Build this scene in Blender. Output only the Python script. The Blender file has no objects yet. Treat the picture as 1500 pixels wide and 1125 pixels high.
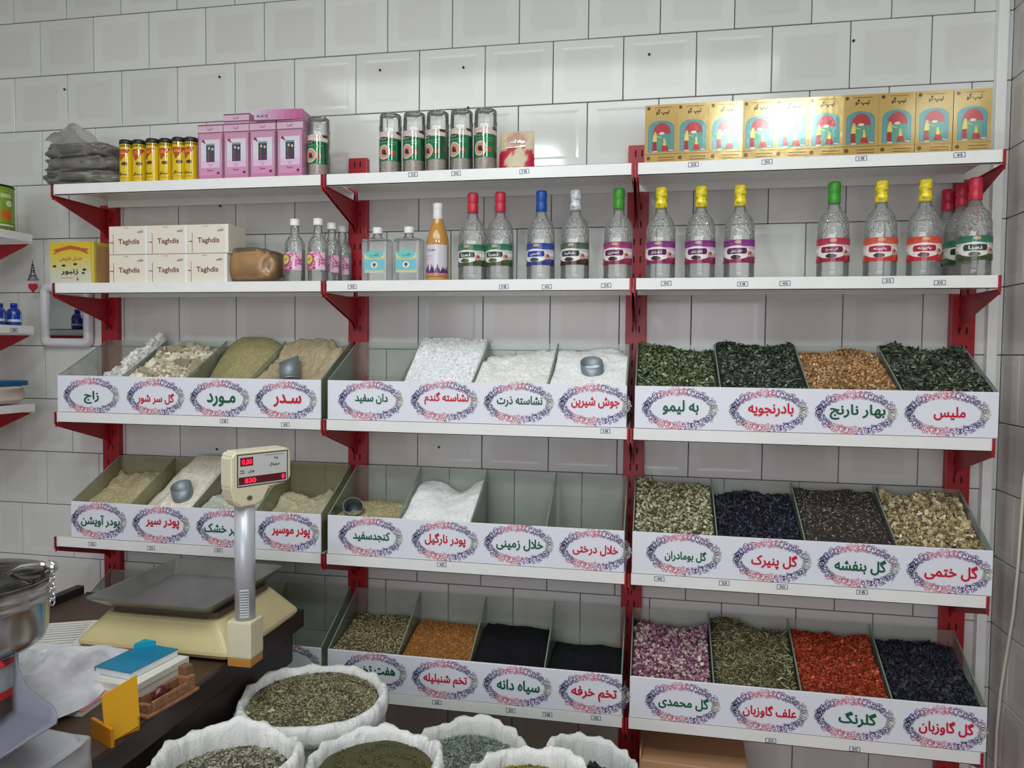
import bpy, bmesh, math, random
import numpy as np
from mathutils import Vector, Matrix
from mathutils.geometry import tessellate_polygon
random.seed(7); RNG=np.random.default_rng(11)
S=bpy.context.scene; C=S.collection
def lin(c):
    r=[]
    for v in c[:3]:
        v=v/255.; r.append(v/12.92 if v<=.04045 else ((v+.055)/1.055)**2.4)
    return (r[0],r[1],r[2],1.)
# ---------------- camera (solved from the tile grid of the wall) ----------------
CAM=np.array([2.4412,-2.6270,1.6033]); YAW,PITCH,ROLL,FPX=-.18604,-.0413959,.0104135,1083.54
cy_,sy_,cp_,sp_=math.cos(YAW),math.sin(YAW),math.cos(PITCH),math.sin(PITCH)
FW=np.array([sy_*cp_,cy_*cp_,sp_]); r0=np.array([cy_,-sy_,0.]); u0=np.cross(r0,FW)
RT=math.cos(ROLL)*r0+math.sin(ROLL)*u0; UP=-math.sin(ROLL)*r0+math.cos(ROLL)*u0
cd=bpy.data.cameras.new('camera'); cd.sensor_width=36; cd.lens=FPX/1500*36; cd.clip_start=.05
cam=bpy.data.objects.new('camera',cd); C.objects.link(cam)
cam.matrix_world=Matrix(((RT[0],UP[0],-FW[0],CAM[0]),(RT[1],UP[1],-FW[1],CAM[1]),(RT[2],UP[2],-FW[2],CAM[2]),(0,0,0,1)))
S.camera=cam
def ray(px,py): return FW+(px-750)/FPX*RT-(py-562.5)/FPX*UP
def at(px,py,Y): d=ray(px,py); return CAM+(Y-CAM[1])/d[1]*d       # a photo point on the plane y=Y
def atz(px,py,Z): d=ray(px,py); return CAM+(Z-CAM[2])/d[2]*d
def ad(px,py,D): return CAM+D*ray(px,py)
def X(px,Y,py=420): return float(at(px,py,Y)[0])
# ---------------- world, lights, exposure ----------------
w=bpy.data.worlds.new('sky'); S.world=w; w.use_nodes=True
w.node_tree.nodes['Background'].inputs[0].default_value=lin((205,220,235)); w.node_tree.nodes['Background'].inputs[1].default_value=.6
def area(name,loc,aim,sx,sy,power,col):
    l=bpy.data.lights.new(name,'AREA'); l.shape='RECTANGLE'; l.size=sx; l.size_y=sy; l.energy=power; l.color=lin(col)[:3]
    o=bpy.data.objects.new(name,l); C.objects.link(o); o.location=loc
    o.rotation_euler=(Vector(aim)-Vector(loc)).to_track_quat('-Z','Y').to_euler(); return o
area('shopfront_daylight',(1.9,-5.3,1.75),(1.9,0,1.3),3.2,2.2,70,(240,232,240))
area('ceiling_light_panel',(1.8,-1.95,3.17),(1.8,-1.95,0),2.6,.9,46,(238,242,242))
area('ceiling_tube_lamp',(1.63,-2.70,2.98),(1.75,-1.2,1.9),.20,.14,13,(226,246,242))
area('ceiling_panel_lamp',(3.10,-2.62,3.0),(2.95,-1.2,1.9),.36,.24,11,(226,246,242))
vs=S.view_settings; vs.view_transform='Standard'; vs.look='None'; vs.gamma=1; vs.use_curve_mapping=False; vs.exposure=-0.28
S.cycles.use_denoising=True; S.cycles.max_bounces=10; S.cycles.transparent_max_bounces=24; S.cycles.caustics_reflective=False; S.cycles.caustics_refractive=False
# ---------------- materials ----------------
M={}
def nn(nt,t,**k):
    n=nt.nodes.new(t)
    for a,b in k.items(): setattr(n,a,b)
    return n
def mat(name,col=None,rough=.5,metal=0,attr=False,bump=0,bscale=60,var=0,vscale=8,spec=.5,sheen=0,emit=0,coat=0,sub=0):
    if name in M: return M[name]
    m=bpy.data.materials.new(name); m.use_nodes=True; nt=m.node_tree; b=nt.nodes['Principled BSDF']
    b.inputs['Roughness'].default_value=rough; b.inputs['Metallic'].default_value=metal; b.inputs['Specular IOR Level'].default_value=spec
    b.inputs['Coat Weight'].default_value=coat; b.inputs['Coat Roughness'].default_value=.08
    if attr:
        a=nn(nt,'ShaderNodeAttribute',attribute_name='col'); src=a.outputs['Color']
    else:
        a=nn(nt,'ShaderNodeRGB'); a.outputs[0].default_value=lin(col); src=a.outputs[0]
    tc=nn(nt,'ShaderNodeTexCoord')
    if var:
        n=nn(nt,'ShaderNodeTexNoise'); n.inputs['Scale'].default_value=vscale; n.inputs['Detail'].default_value=5
        nt.links.new(tc.outputs['Object'],n.inputs['Vector'])
        h=nn(nt,'ShaderNodeHueSaturation'); mr=nn(nt,'ShaderNodeMapRange'); mr.inputs['From Min'].default_value=.3; mr.inputs['From Max'].default_value=.7
        mr.inputs['To Min'].default_value=1-var; mr.inputs['To Max'].default_value=1+var
        nt.links.new(n.outputs['Fac'],mr.inputs['Value']); nt.links.new(mr.outputs['Result'],h.inputs['Value']); nt.links.new(src,h.inputs['Color']); src=h.outputs['Color']
    nt.links.new(src,b.inputs['Base Color'])
    if emit: nt.links.new(src,b.inputs['Emission Color']); b.inputs['Emission Strength'].default_value=emit
    if bump:
        n=nn(nt,'ShaderNodeTexNoise'); n.inputs['Scale'].default_value=bscale; n.inputs['Detail'].default_value=6
        nt.links.new(tc.outputs['Object'],n.inputs['Vector']); bp=nn(nt,'ShaderNodeBump'); bp.inputs['Strength'].default_value=min(1,bump); bp.inputs['Distance'].default_value=.003
        nt.links.new(n.outputs['Fac'],bp.inputs['Height']); nt.links.new(bp.outputs['Normal'],b.inputs['Normal'])
    if sub: b.inputs['Subsurface Weight'].default_value=sub; b.inputs['Subsurface Scale'].default_value=.01
    M[name]=m; return m
def clear(name,tint,edge,gl=.35,rough=.05,bump=0,bscale=90,dirt_haze=0,dcol=(200,205,190)):
    m=bpy.data.materials.new(name); m.use_nodes=True; nt=m.node_tree; nt.nodes.clear()
    out=nn(nt,'ShaderNodeOutputMaterial'); lw=nn(nt,'ShaderNodeLayerWeight'); lw.inputs['Blend'].default_value=.45
    rp=nn(nt,'ShaderNodeMix',data_type='RGBA'); rp.inputs['A'].default_value=lin(tint); rp.inputs['B'].default_value=lin(edge)
    pw=nn(nt,'ShaderNodeMath',operation='POWER'); pw.inputs[1].default_value=2.2
    nt.links.new(lw.outputs['Facing'],pw.inputs[0]); nt.links.new(pw.outputs[0],rp.inputs['Factor'])
    tr=nn(nt,'ShaderNodeBsdfTransparent'); nt.links.new(rp.outputs['Result'],tr.inputs['Color'])
    g=nn(nt,'ShaderNodeBsdfGlossy'); g.inputs['Roughness'].default_value=rough
    fr=nn(nt,'ShaderNodeFresnel'); fr.inputs['IOR'].default_value=1.5
    mu=nn(nt,'ShaderNodeMath',operation='MULTIPLY_ADD'); mu.inputs[1].default_value=gl*2; mu.inputs[2].default_value=gl*.06; mu.use_clamp=True
    nt.links.new(fr.outputs[0],mu.inputs[0])
    tc=nn(nt,'ShaderNodeTexCoord')
    if bump:
        n=nn(nt,'ShaderNodeTexVoronoi'); n.inputs['Scale'].default_value=bscale
        nt.links.new(tc.outputs['Object'],n.inputs['Vector'])
        bp=nn(nt,'ShaderNodeBump'); bp.inputs['Strength'].default_value=bump; bp.inputs['Distance'].default_value=.004
        nt.links.new(n.outputs['Distance'],bp.inputs['Height'])
        for q in (g,fr,lw): nt.links.new(bp.outputs['Normal'],q.inputs['Normal'])
    mx=nn(nt,'ShaderNodeMixShader'); nt.links.new(mu.outputs[0],mx.inputs[0]); nt.links.new(tr.outputs[0],mx.inputs[1]); nt.links.new(g.outputs[0],mx.inputs[2])
    last=mx
    if dirt_haze:  # pale diffuse layer for dust and films; paints brightness into clear glass and bottles
        df=nn(nt,'ShaderNodeBsdfDiffuse'); df.inputs['Color'].default_value=lin(dcol)
        n=nn(nt,'ShaderNodeTexNoise'); n.inputs['Scale'].default_value=9; n.inputs['Detail'].default_value=6; nt.links.new(tc.outputs['Object'],n.inputs['Vector'])
        mr=nn(nt,'ShaderNodeMapRange'); mr.inputs['From Min'].default_value=.3; mr.inputs['From Max'].default_value=.75; mr.inputs['To Min'].default_value=dirt_haze*.35; mr.inputs['To Max'].default_value=dirt_haze
        nt.links.new(n.outputs['Fac'],mr.inputs['Value'])
        m2=nn(nt,'ShaderNodeMixShader'); nt.links.new(mr.outputs[0],m2.inputs[0]); nt.links.new(mx.outputs[0],m2.inputs[1]); nt.links.new(df.outputs[0],m2.inputs[2]); last=m2
    nt.links.new(last.outputs[0],out.inputs[0]); return m
def tile_mat(name,base,inner):
    m=bpy.data.materials.new(name); m.use_nodes=True; nt=m.node_tree; b=nt.nodes['Principled BSDF']; L=nt.links.new
    tc=nn(nt,'ShaderNodeTexCoord'); sx=nn(nt,'ShaderNodeSeparateXYZ'); L(tc.outputs['Generated'],sx.inputs[0])
    def ab(o):
        s=nn(nt,'ShaderNodeMath',operation='SUBTRACT'); s.inputs[1].default_value=.5; L(o,s.inputs[0]); a=nn(nt,'ShaderNodeMath',operation='ABSOLUTE'); L(s.outputs[0],a.inputs[0]); return a.outputs[0]
    mxn=nn(nt,'ShaderNodeMath',operation='MAXIMUM')
    L(ab(sx.outputs[0] if 'side' not in name else sx.outputs[1]),mxn.inputs[0]); L(ab(sx.outputs[2]),mxn.inputs[1])
    n=nn(nt,'ShaderNodeTexNoise'); n.inputs['Scale'].default_value=22; n.inputs['Detail'].default_value=6; L(tc.outputs['Object'],n.inputs['Vector'])
    oi=nn(nt,'ShaderNodeObjectInfo')
    ad_=nn(nt,'ShaderNodeMath',operation='MULTIPLY_ADD'); ad_.inputs[1].default_value=.10; L(n.outputs['Fac'],ad_.inputs[0]); L(mxn.outputs[0],ad_.inputs[2])
    mr=nn(nt,'ShaderNodeMapRange'); mr.inputs['From Min'].default_value=.36; mr.inputs['From Max'].default_value=.41; mr.inputs['To Min'].default_value=1; mr.inputs['To Max'].default_value=0; L(ad_.outputs[0],mr.inputs[0])
    mix=nn(nt,'ShaderNodeMix',data_type='RGBA'); mix.inputs['A'].default_value=lin(base); mix.inputs['B'].default_value=lin(inner); L(mr.outputs[0],mix.inputs['Factor'])
    hs=nn(nt,'ShaderNodeHueSaturation'); v=nn(nt,'ShaderNodeMapRange'); v.inputs['To Min'].default_value=.95; v.inputs['To Max'].default_value=1.03; L(oi.outputs['Random'],v.inputs[0]); L(v.outputs[0],hs.inputs['Value']); L(mix.outputs['Result'],hs.inputs['Color'])
    L(hs.outputs[0],b.inputs['Base Color']); b.inputs['Roughness'].default_value=.10
    n2=nn(nt,'ShaderNodeTexNoise'); n2.inputs['Scale'].default_value=7; L(tc.outputs['Object'],n2.inputs['Vector'])
    fr=nn(nt,'ShaderNodeMapRange'); fr.interpolation_type='SMOOTHSTEP'; fr.inputs['From Min'].default_value=.34; fr.inputs['From Max'].default_value=.40; L(mxn.outputs[0],fr.inputs[0])
    s1=nn(nt,'ShaderNodeMath',operation='MULTIPLY_ADD'); s1.inputs[1].default_value=.9; L(n2.outputs['Fac'],s1.inputs[0]); L(fr.outputs[0],s1.inputs[2])
    s2=nn(nt,'ShaderNodeMath',operation='MULTIPLY_ADD'); s2.inputs[1].default_value=.25; L(n.outputs['Fac'],s2.inputs[0]); L(s1.outputs[0],s2.inputs[2])
    bp=nn(nt,'ShaderNodeBump'); bp.inputs['Strength'].default_value=.2; bp.inputs['Distance'].default_value=.0013; L(s2.outputs[0],bp.inputs['Height']); L(bp.outputs[0],b.inputs['Normal'])
    return m
# ---------------- mesh helpers ----------------
class MB:
    def __init__(s): s.v=[]; s.f=[]; s.c=[]; s.n=0; s.sm=[]
    def add(s,v,f,col=None,smooth=False):
        v=[tuple(map(float,p)) for p in v]; s.v+=v; s.f+=[tuple(i+s.n for i in q) for q in f]; s.sm+=[smooth]*len(f)
        s.c+=[(lin(col) if col else (1,1,1,1))]*len(v); s.n+=len(v); return s
    def box(s,x0,x1,y0,y1,z0,z1,col=None,M4=None):
        v=[(x,y,z) for x in (x0,x1) for y in (y0,y1) for z in (z0,z1)]
        if M4 is not None: v=[tuple(M4@Vector(p)) for p in v]
        return s.add(v,[(0,1,3,2),(4,6,7,5),(0,4,5,1),(2,3,7,6),(0,2,6,4),(1,5,7,3)],col)
    def bevbox(s,x0,x1,y0,y1,z0,z1,b,col=None,M4=None,seg=2):
        bm=bmesh.new(); bmesh.ops.create_cube(bm,size=1)
        for q in bm.verts: q.co=Vector(((x0+x1)/2+q.co.x*(x1-x0),(y0+y1)/2+q.co.y*(y1-y0),(z0+z1)/2+q.co.z*(z1-z0)))
        bmesh.ops.bevel(bm,geom=bm.edges[:],offset=b,segments=seg,affect='EDGES',profile=.7)
        v=[(M4@q.co if M4 is not None else q.co)[:] for q in bm.verts]; f=[[k.index for k in q.verts] for q in bm.faces]; bm.free(); return s.add(v,f,col,False)
    def lathe(s,prof,n=24,cx=0,cy=0,col=None,smooth=True,cap=True,a0=0,a1=2*math.pi):
        full=abs(a1-a0-2*math.pi)<1e-6; m=n if full else n+1; v=[];f=[]
        for r,z in prof:
            for k in range(m):
                a=a0+(a1-a0)*k/n; v.append((cx+r*math.cos(a),cy+r*math.sin(a),z))
        for j in range(len(prof)-1):
            for k in range(n):
                k2=(k+1)%m; f.append((j*m+k,j*m+k2,(j+1)*m+k2,(j+1)*m+k))
        if cap and full:
            if prof[0][0]>1e-5: f.append(tuple(range(m-1,-1,-1)))
            if prof[-1][0]>1e-5: f.append(tuple((len(prof)-1)*m+k for k in range(m)))
        return s.add(v,f,col,smooth)
    def tube(s,pts,r,n=8,col=None):
        P=[Vector(p) for p in pts]; v=[];f=[]; up=None
        for i,p in enumerate(P):
            t=(P[min(i+1,len(P)-1)]-P[max(i-1,0)]).normalized()
            if up is None: up=t.orthogonal().normalized()
            up=(up-t*up.dot(t)).normalized(); q=t.cross(up); rr=r[i] if hasattr(r,'__len__') else r
            for k in range(n): a=2*math.pi*k/n; v.append(p+up*(rr*math.cos(a))+q*(rr*math.sin(a)))
        for i in range(len(P)-1):
            for k in range(n): f.append((i*n+k,i*n+(k+1)%n,(i+1)*n+(k+1)%n,(i+1)*n+k))
        f.append(tuple(range(n-1,-1,-1))); f.append(tuple((len(P)-1)*n+k for k in range(n)))
        return s.add(v,f,col,True)
    def prism(s,poly,y0,y1,col=None,axis='y',M4=None):
        n=len(poly)
        g=(lambda a,b,t:(a,t,b)) if axis=='y' else (lambda a,b,t:(t,a,b)) if axis=='x' else (lambda a,b,t:(a,b,t))
        v=[g(a,b,y0) for a,b in poly]+[g(a,b,y1) for a,b in poly]
        if M4 is not None: v=[tuple(M4@Vector(p)) for p in v]
        f=[tuple(range(n)),tuple(range(2*n-1,n-1,-1))]+[(i,i+n,(i+1)%n+n,(i+1)%n) for i in range(n)]
        return s.add(v,f,col)
    def mesh(s,name,m):
        me=bpy.data.meshes.new(name); me.from_pydata(s.v,[],s.f); me.materials.append(m)
        a=me.color_attributes.new('col','FLOAT_COLOR','POINT'); a.data.foreach_set('color',np.array(s.c,dtype='f').ravel())
        me.polygons.foreach_set('use_smooth',s.sm); me.update(); return me
    def build(s,name,m,parent=None,loc=None,rot=None,fix=True):
        me=s.mesh(name,m)
        if fix:
            bm=bmesh.new(); bm.from_mesh(me); bmesh.ops.recalc_face_normals(bm,faces=bm.faces[:]); bm.to_mesh(me); bm.free()
        return put(name,me,parent,loc,rot)
def put(name,me,parent=None,loc=None,rot=None):
    o=bpy.data.objects.new(name,me); C.objects.link(o)
    if parent is not None: o.parent=parent
    if loc is not None: o.location=loc
    if rot is not None: o.rotation_euler=rot
    return o
def tag(o,label=None,cat=None,group=None,kind=None):
    if label: o['label']=label
    if cat: o['category']=cat
    if group: o['group']=group
    if kind: o['kind']=kind
    return o
def thing(name,label,cat,loc=(0,0,0),rz=0,group=None):
    o=bpy.data.objects.new(name,None); C.objects.link(o); o.location=loc; o.rotation_euler=(0,0,rz); o.empty_display_size=.05
    return tag(o,label,cat,group)
def dup(root,loc,label,rz=None,group=None):
    r=root.copy(); C.objects.link(r); r.location=loc; r['label']=label
    if rz is not None: r.rotation_euler=(0,0,rz)
    if group: r['group']=group
    for ch in root.children:
        c=ch.copy(); C.objects.link(c); c.parent=r
        for g in ch.children: d=g.copy(); C.objects.link(d); d.parent=c
    return r
def vnoise(shape,cells,rng=RNG):
    gx,gy=cells; g=rng.random((gx+2,gy+2)); x=np.linspace(0,gx,shape[0]); y=np.linspace(0,gy,shape[1])
    xi=np.minimum(x.astype(int),gx-1+1); yi=np.minimum(y.astype(int),gy); fx=x-xi; fy=y-yi; fx=fx*fx*(3-2*fx); fy=fy*fy*(3-2*fy)
    fx=fx[:,None]; fy=fy[None]; a=g[np.ix_(xi,yi)]; b=g[np.ix_(xi+1,yi)] ; c=g[np.ix_(xi,yi+1)]; d=g[np.ix_(xi+1,yi+1)]
    return (a*(1-fx)+b*fx)*(1-fy)+(c*(1-fx)+d*fx)*fy-.5
def fbm(shape,c=4,oct=4):
    r=0;a=1
    for k in range(oct): r=r+a*vnoise(shape,(c*2**k,c*2**k)); a*=.5
    return r
# ---------------- lettering ----------------
DF={'ا':(0xFE8D,0xFE8E),'آ':(0xFE81,0xFE82),'ب':(0xFE8F,0xFE90,0xFE91,0xFE92),'پ':(0xFB56,0xFB57,0xFB58,0xFB59),'ت':(0xFE95,0xFE96,0xFE97,0xFE98),
'ج':(0xFE9D,0xFE9E,0xFE9F,0xFEA0),'ح':(0xFEA1,0xFEA2,0xFEA3,0xFEA4),'خ':(0xFEA5,0xFEA6,0xFEA7,0xFEA8),'د':(0xFEA9,0xFEAA),'ذ':(0xFEAB,0xFEAC),'ر':(0xFEAD,0xFEAE),'ز':(0xFEAF,0xFEB0),
'س':(0xFEB1,0xFEB2,0xFEB3,0xFEB4),'ش':(0xFEB5,0xFEB6,0xFEB7,0xFEB8),'ع':(0xFEC9,0xFECA,0xFECB,0xFECC),'ف':(0xFED1,0xFED2,0xFED3,0xFED4),'ک':(0xFB8E,0xFB8F,0xFB90,0xFB91),'گ':(0xFB92,0xFB93,0xFB94,0xFB95),
'ل':(0xFEDD,0xFEDE,0xFEDF,0xFEE0),'م':(0xFEE1,0xFEE2,0xFEE3,0xFEE4),'ن':(0xFEE5,0xFEE6,0xFEE7,0xFEE8),'و':(0xFEED,0xFEEE),'ه':(0xFEE9,0xFEEA,0xFEEB,0xFEEC),'ی':(0xFBFC,0xFBFD,0xFBFE,0xFBFF),'ـ':(0x640,)*4}
def shape_fa(s):
    if not any(c in DF for c in s): return s
    out=[]
    s=s.replace('لا','\u0001')
    dual=lambda c:c in DF and len(DF[c])==4
    for i,c in enumerate(s):
        p=i>0 and dual(s[i-1])
        if c=='\u0001': out.append(chr(0xFEFC if p else 0xFEFB)); continue
        if c=='|': continue
        if c not in DF: out.append(c); continue
        d=DF[c]; nx=i+1<len(s) and (s[i+1] in DF or s[i+1]=='\u0001') and len(d)==4
        out.append(chr(d[1] if p and not nx else d[3] if p and nx else d[2] if nx else d[0]))
    return ''.join(reversed(out))
_tc={}
def text_tris(s,bold=.022):
    """triangulated letter outlines scaled so the box runs 0..1 in x; returns pts(n,2), tris, aspect"""
    if (s,bold) in _tc: return _tc[(s,bold)]
    c=bpy.data.curves.new('t','FONT'); c.body=shape_fa(s); c.size=1; c.resolution_u=3
    o=bpy.data.objects.new('t',c); C.objects.link(o); dg=bpy.context.evaluated_depsgraph_get(); dg.update()
    cu=o.evaluated_get(dg).to_curve(dg); polys=[]
    for sp in cu.splines:
        pts=[]
        if sp.type=='BEZIER':
            bp=sp.bezier_points; n=len(bp)
            for i in range(n):
                a,b=bp[i],bp[(i+1)%n]; p0,p1,p2,p3=a.co.xy,a.handle_right.xy,b.handle_left.xy,b.co.xy
                st=(p3-p0).length; dev=(p1-p0-(p3-p0)/3).length+(p2-p3-(p0-p3)/3).length
                k=1 if dev<.004 else 3
                for j in range(k):
                    t=j/k; pts.append(tuple(p0*(1-t)**3+p1*(3*t*(1-t)**2)+p2*(3*t*t*(1-t))+p3*t**3))
        else: pts=[(p.co.x,p.co.y) for p in sp.points]
        q=[]
        for p in pts:
            if not q or math.hypot(p[0]-q[-1][0],p[1]-q[-1][1])>1e-3: q.append(p)
        if len(q)>1 and math.hypot(q[0][0]-q[-1][0],q[0][1]-q[-1][1])<1e-3: q.pop()
        if len(q)>2: polys.append(np.array(q))
    bpy.data.objects.remove(o,do_unlink=True); bpy.data.curves.remove(c)
    area_=lambda p:.5*np.sum(p[:,0]*np.roll(p[:,1],-1)-np.roll(p[:,0],-1)*p[:,1])
    A=[area_(p) for p in polys]; sg=np.sign(A[int(np.argmax(np.abs(A)))])
    def off(p,bold):
        e1=p-np.roll(p,1,0); e2=np.roll(p,-1,0)-p; n=e1/np.linalg.norm(e1,axis=1)[:,None]+e2/np.linalg.norm(e2,axis=1)[:,None]
        n=np.stack([n[:,1],-n[:,0]],1)*sg; l=np.linalg.norm(n,axis=1)[:,None]; return p+n/np.maximum(l,.6)*bold
    def inside(pt,p):
        x,y=pt; r=False; j=len(p)-1
        for i in range(len(p)):
            if (p[i,1]>y)!=(p[j,1]>y) and x<(p[j,0]-p[i,0])*(y-p[i,1])/(p[j,1]-p[i,1])+p[i,0]: r=not r
            j=i
        return r
    outs=[(p,a) for p,a in zip(polys,A) if a*sg>0]; holes=[(p,a) for p,a in zip(polys,A) if a*sg<0]; grp=[[p] for p,_ in outs]
    for h,_ in holes:
        best=None
        for i,(p,a) in enumerate(outs):
            if inside(h[0],p) and (best is None or abs(a)<abs(outs[best][1])): best=i
        if best is not None:
            grp[best].append(h)
    P=[];T=[]
    def cfill(g):
        cu2=bpy.data.curves.new('f','CURVE'); cu2.dimensions='2D'; cu2.fill_mode='BOTH'
        for p in g:
            sp=cu2.splines.new('POLY'); sp.points.add(len(p)-1); sp.points.foreach_set('co',np.concatenate([p,np.zeros((len(p),1)),np.ones((len(p),1))],1).ravel()); sp.use_cyclic_u=True
        o2=bpy.data.objects.new('f',cu2); C.objects.link(o2); dg=bpy.context.evaluated_depsgraph_get(); dg.update(); me=o2.evaluated_get(dg).to_mesh()
        fl=[v.co.copy() for v in me.vertices]; t=[tuple(q.vertices) for q in me.polygons]; bpy.data.objects.remove(o2,do_unlink=True); bpy.data.curves.remove(cu2); return fl,t
    D=[]
    for gi,g in enumerate(grp):
        fl=[Vector((x,y,0)) for p in g for x,y in p]; t=[tuple(q) for q in tessellate_polygon([[Vector((x,y,0)) for x,y in p] for p in g])]; want=abs(sum(area_(p) for p in g))
        if abs(sum(abs((fl[q[1]]-fl[q[0]]).cross(fl[q[2]]-fl[q[0]]).z)/2 for q in t)-want)>.04*want: fl,t=cfill(g)
        b=len(P); P+=[(v.x,v.y) for v in fl]; T+=[tuple(i+b for i in q) for q in t]; D+=[gi%2]*len(fl)
        for p in g:
            n=len(p); d=np.roll(p,-1,0)-p; l=np.linalg.norm(d,axis=1)[:,None]+1e-9; e=d/l; nrm=np.stack([-e[:,1],e[:,0]],1)*bold; ex=e*bold*.35; q_=np.roll(p,-1,0); b=len(P)
            Q=np.stack([p-nrm-ex,q_-nrm+ex,q_+nrm+ex,p+nrm-ex],1).reshape(-1,2); P+=[tuple(v) for v in Q]; T+=[(b+4*i,b+4*i+1,b+4*i+2,b+4*i+3) for i in range(n)]; D+=[2+(i//4)%5+5*(gi%2) for i in range(4*n)]
    P=np.array(P); mn=P.min(0); mx=P.max(0); P=P-(mn+mx)/2; P/=(mx[0]-mn[0]); r=(P,T,(mx[1]-mn[1])/(mx[0]-mn[0]),np.array(D)); _tc[(s,bold)]=r; return r
def prints(items,R=None,dl=.00015,face=-1):
    """flat print in the x-z plane facing -y (or bent round a cylinder of radius R); each item is a layer"""
    mb=MB()
    for L_,it in enumerate(items):
        k=it[0]; col=it[-1]; pts=[];fs=[]
        if k=='r':
            _,x0,z0,x1,z1,_c=it; n=1 if R is None else max(1,int(abs(x1-x0)/.004))
            for i in range(n+1): x=x0+(x1-x0)*i/n; pts+=[(x,z0),(x,z1)]
            fs=[(2*i,2*i+2,2*i+3,2*i+1) for i in range(n)]
        elif k=='e':
            _,cx,cz,rx,rz,_c=it; n=14
            for i in range(n+1):
                a=math.pi*i/n; x=cx-rx*math.cos(a); h=rz*math.sin(a)+1e-6; pts+=[(x,cz-h),(x,cz+h)]
            fs=[(2*i,2*i+2,2*i+3,2*i+1) for i in range(n)]
        elif k=='p':
            if R is None: pts=list(it[1]); fs=tessellate_polygon([[Vector((a,b,0)) for a,b in pts]])
            else:
                def clip(pl,xc,s_):
                    o=[]
                    for (a,b),(c_,d) in zip(pl,pl[1:]+pl[:1]):
                        ia,ic=(a-xc)*s_>=0,(c_-xc)*s_>=0
                        if ia: o.append((a,b))
                        if ia!=ic: t_=(xc-a)/(c_-a); o.append((xc,b+(d-b)*t_))
                    return o
                pl=list(it[1]); xa_,xb_=min(a for a,_ in pl),max(a for a,_ in pl); n=max(1,int((xb_-xa_)/.004))
                for i in range(n):
                    q=clip(clip(pl,xa_+(xb_-xa_)*i/n,1),xa_+(xb_-xa_)*(i+1)/n,-1)
                    if len(q)>2: fs.append(tuple(range(len(pts),len(pts)+len(q)))); pts+=q
        elif k=='l':   # stroke
            _,pl,wd,_c=it
            if R is not None:
                o=[pl[0]]
                for (a,b),(c_,d) in zip(pl[:-1],pl[1:]):
                    m_=max(1,int(math.hypot(c_-a,d-b)/.005)); o+=[(a+(c_-a)*i/m_,b+(d-b)*i/m_) for i in range(1,m_+1)]
                pl=o
            for (a,b),(c_,d) in zip(pl[:-1],pl[1:]):
                l=math.hypot(c_-a,d-b)+1e-9; nx,nz=-(d-b)/l*wd/2,(c_-a)/l*wd/2; ex,ez=(c_-a)/l*wd*.3,(d-b)/l*wd*.3; q=len(pts)
                pts+=[(a-nx-ex,b-nz-ez),(c_-nx+ex,d-nz+ez),(c_+nx+ex,d+nz+ez),(a+nx-ex,b+nz-ez)]; fs.append((q,q+1,q+2,q+3))
        elif k=='t':
            _,s,cx,cz,wd,ht,_c=it; P,T,asp,TD=text_tris(s); hh=ht if ht else wd*asp
            pts=[(cx+x*wd,cz+y/asp*hh) for x,y in P]; fs=T
        o=dl*(L_+1); DD=TD*1.2e-5 if k=='t' else np.zeros(len(pts))
        if R is None: v=[(x,face*(o+d_),z) for (x,z),d_ in zip(pts,DD)]
        else: v=[((R+o+d_)*math.sin(x/R),-(R+o+d_)*math.cos(x/R),z) for (x,z),d_ in zip(pts,DD)]
        g=[]
        for f in fs:
            a,b,c_=[Vector(pts[i]) for i in f[:3]]; cr=(b-a).x*(c_-a).y-(b-a).y*(c_-a).x
            g.append(tuple(f) if cr>0 else tuple(reversed(f)))
        mb.add(v,g,col,R is not None)
    return mb
def grad(x0,z0,x1,z1,cols,n=6):
    """vertical colour print from z0 (cols[0]) to z1 (cols[-1])"""
    r=[]
    for i in range(n):
        t=(i+.5)/n*(len(cols)-1); k=min(int(t),len(cols)-2); f=t-k; c=tuple(a*(1-f)+b*f for a,b in zip(cols[k],cols[k+1]))
        r.append(('r',x0,z0+(z1-z0)*i/n,x1,z0+(z1-z0)*(i+1)/n,c))
    return r
# ---------------- the palette of materials ----------------
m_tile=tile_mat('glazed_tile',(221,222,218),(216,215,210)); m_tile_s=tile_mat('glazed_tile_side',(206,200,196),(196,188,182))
m_grout=mat('grout',(120,112,104),.9,bump=.3); m_plaster=mat('plaster',(205,205,200),.8,var=.04); m_floor=mat('floor_stone',(128,104,88),.5,var=.15,vscale=5)
m_white=mat('white_enamel',(238,238,236),.32,var=.03,vscale=14,bump=.03,bscale=30); m_red=mat('red_enamel',(166,24,36),.38,var=.10,vscale=20); m_slot=mat('slot_dark',(38,8,12),.8)
m_panel=mat('panel_vinyl',(232,234,243),.3,bump=.04,bscale=9); m_print=mat('print_ink',attr=True,rough=.45); m_gloss=mat('print_gloss',attr=True,rough=.16,coat=.4)
m_foil=mat('print_foil',attr=True,rough=.2,metal=.2,coat=.5,bump=.14,bscale=45); m_ink=mat('marker_ink',(38,44,92),.6)
m_glass=clear('bin_glass',(250,252,250),(236,241,236),.28,.06,dirt_haze=.19,dcol=(212,220,206)); m_gedge=mat('glass_edge',(128,146,132),.25)  # pale diffuse layer brightens the bin glass, light painted into the material
m_dust=clear('dusty_glass',(232,234,222),(200,204,186),.3,.2,dirt_haze=.42,dcol=(192,184,150))
m_bottle=clear('clear_bottle',(253,254,253),(228,232,228),.5,.05,dirt_haze=.2,dcol=(236,238,236)); m_emb=clear('embossed_bottle',(252,253,252),(222,226,222),.7,.08,bump=.9,bscale=115,dirt_haze=.28,dcol=(238,238,236))  # whitish diffuse layer paints brightness into the bottles, the plastic itself is clean
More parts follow.
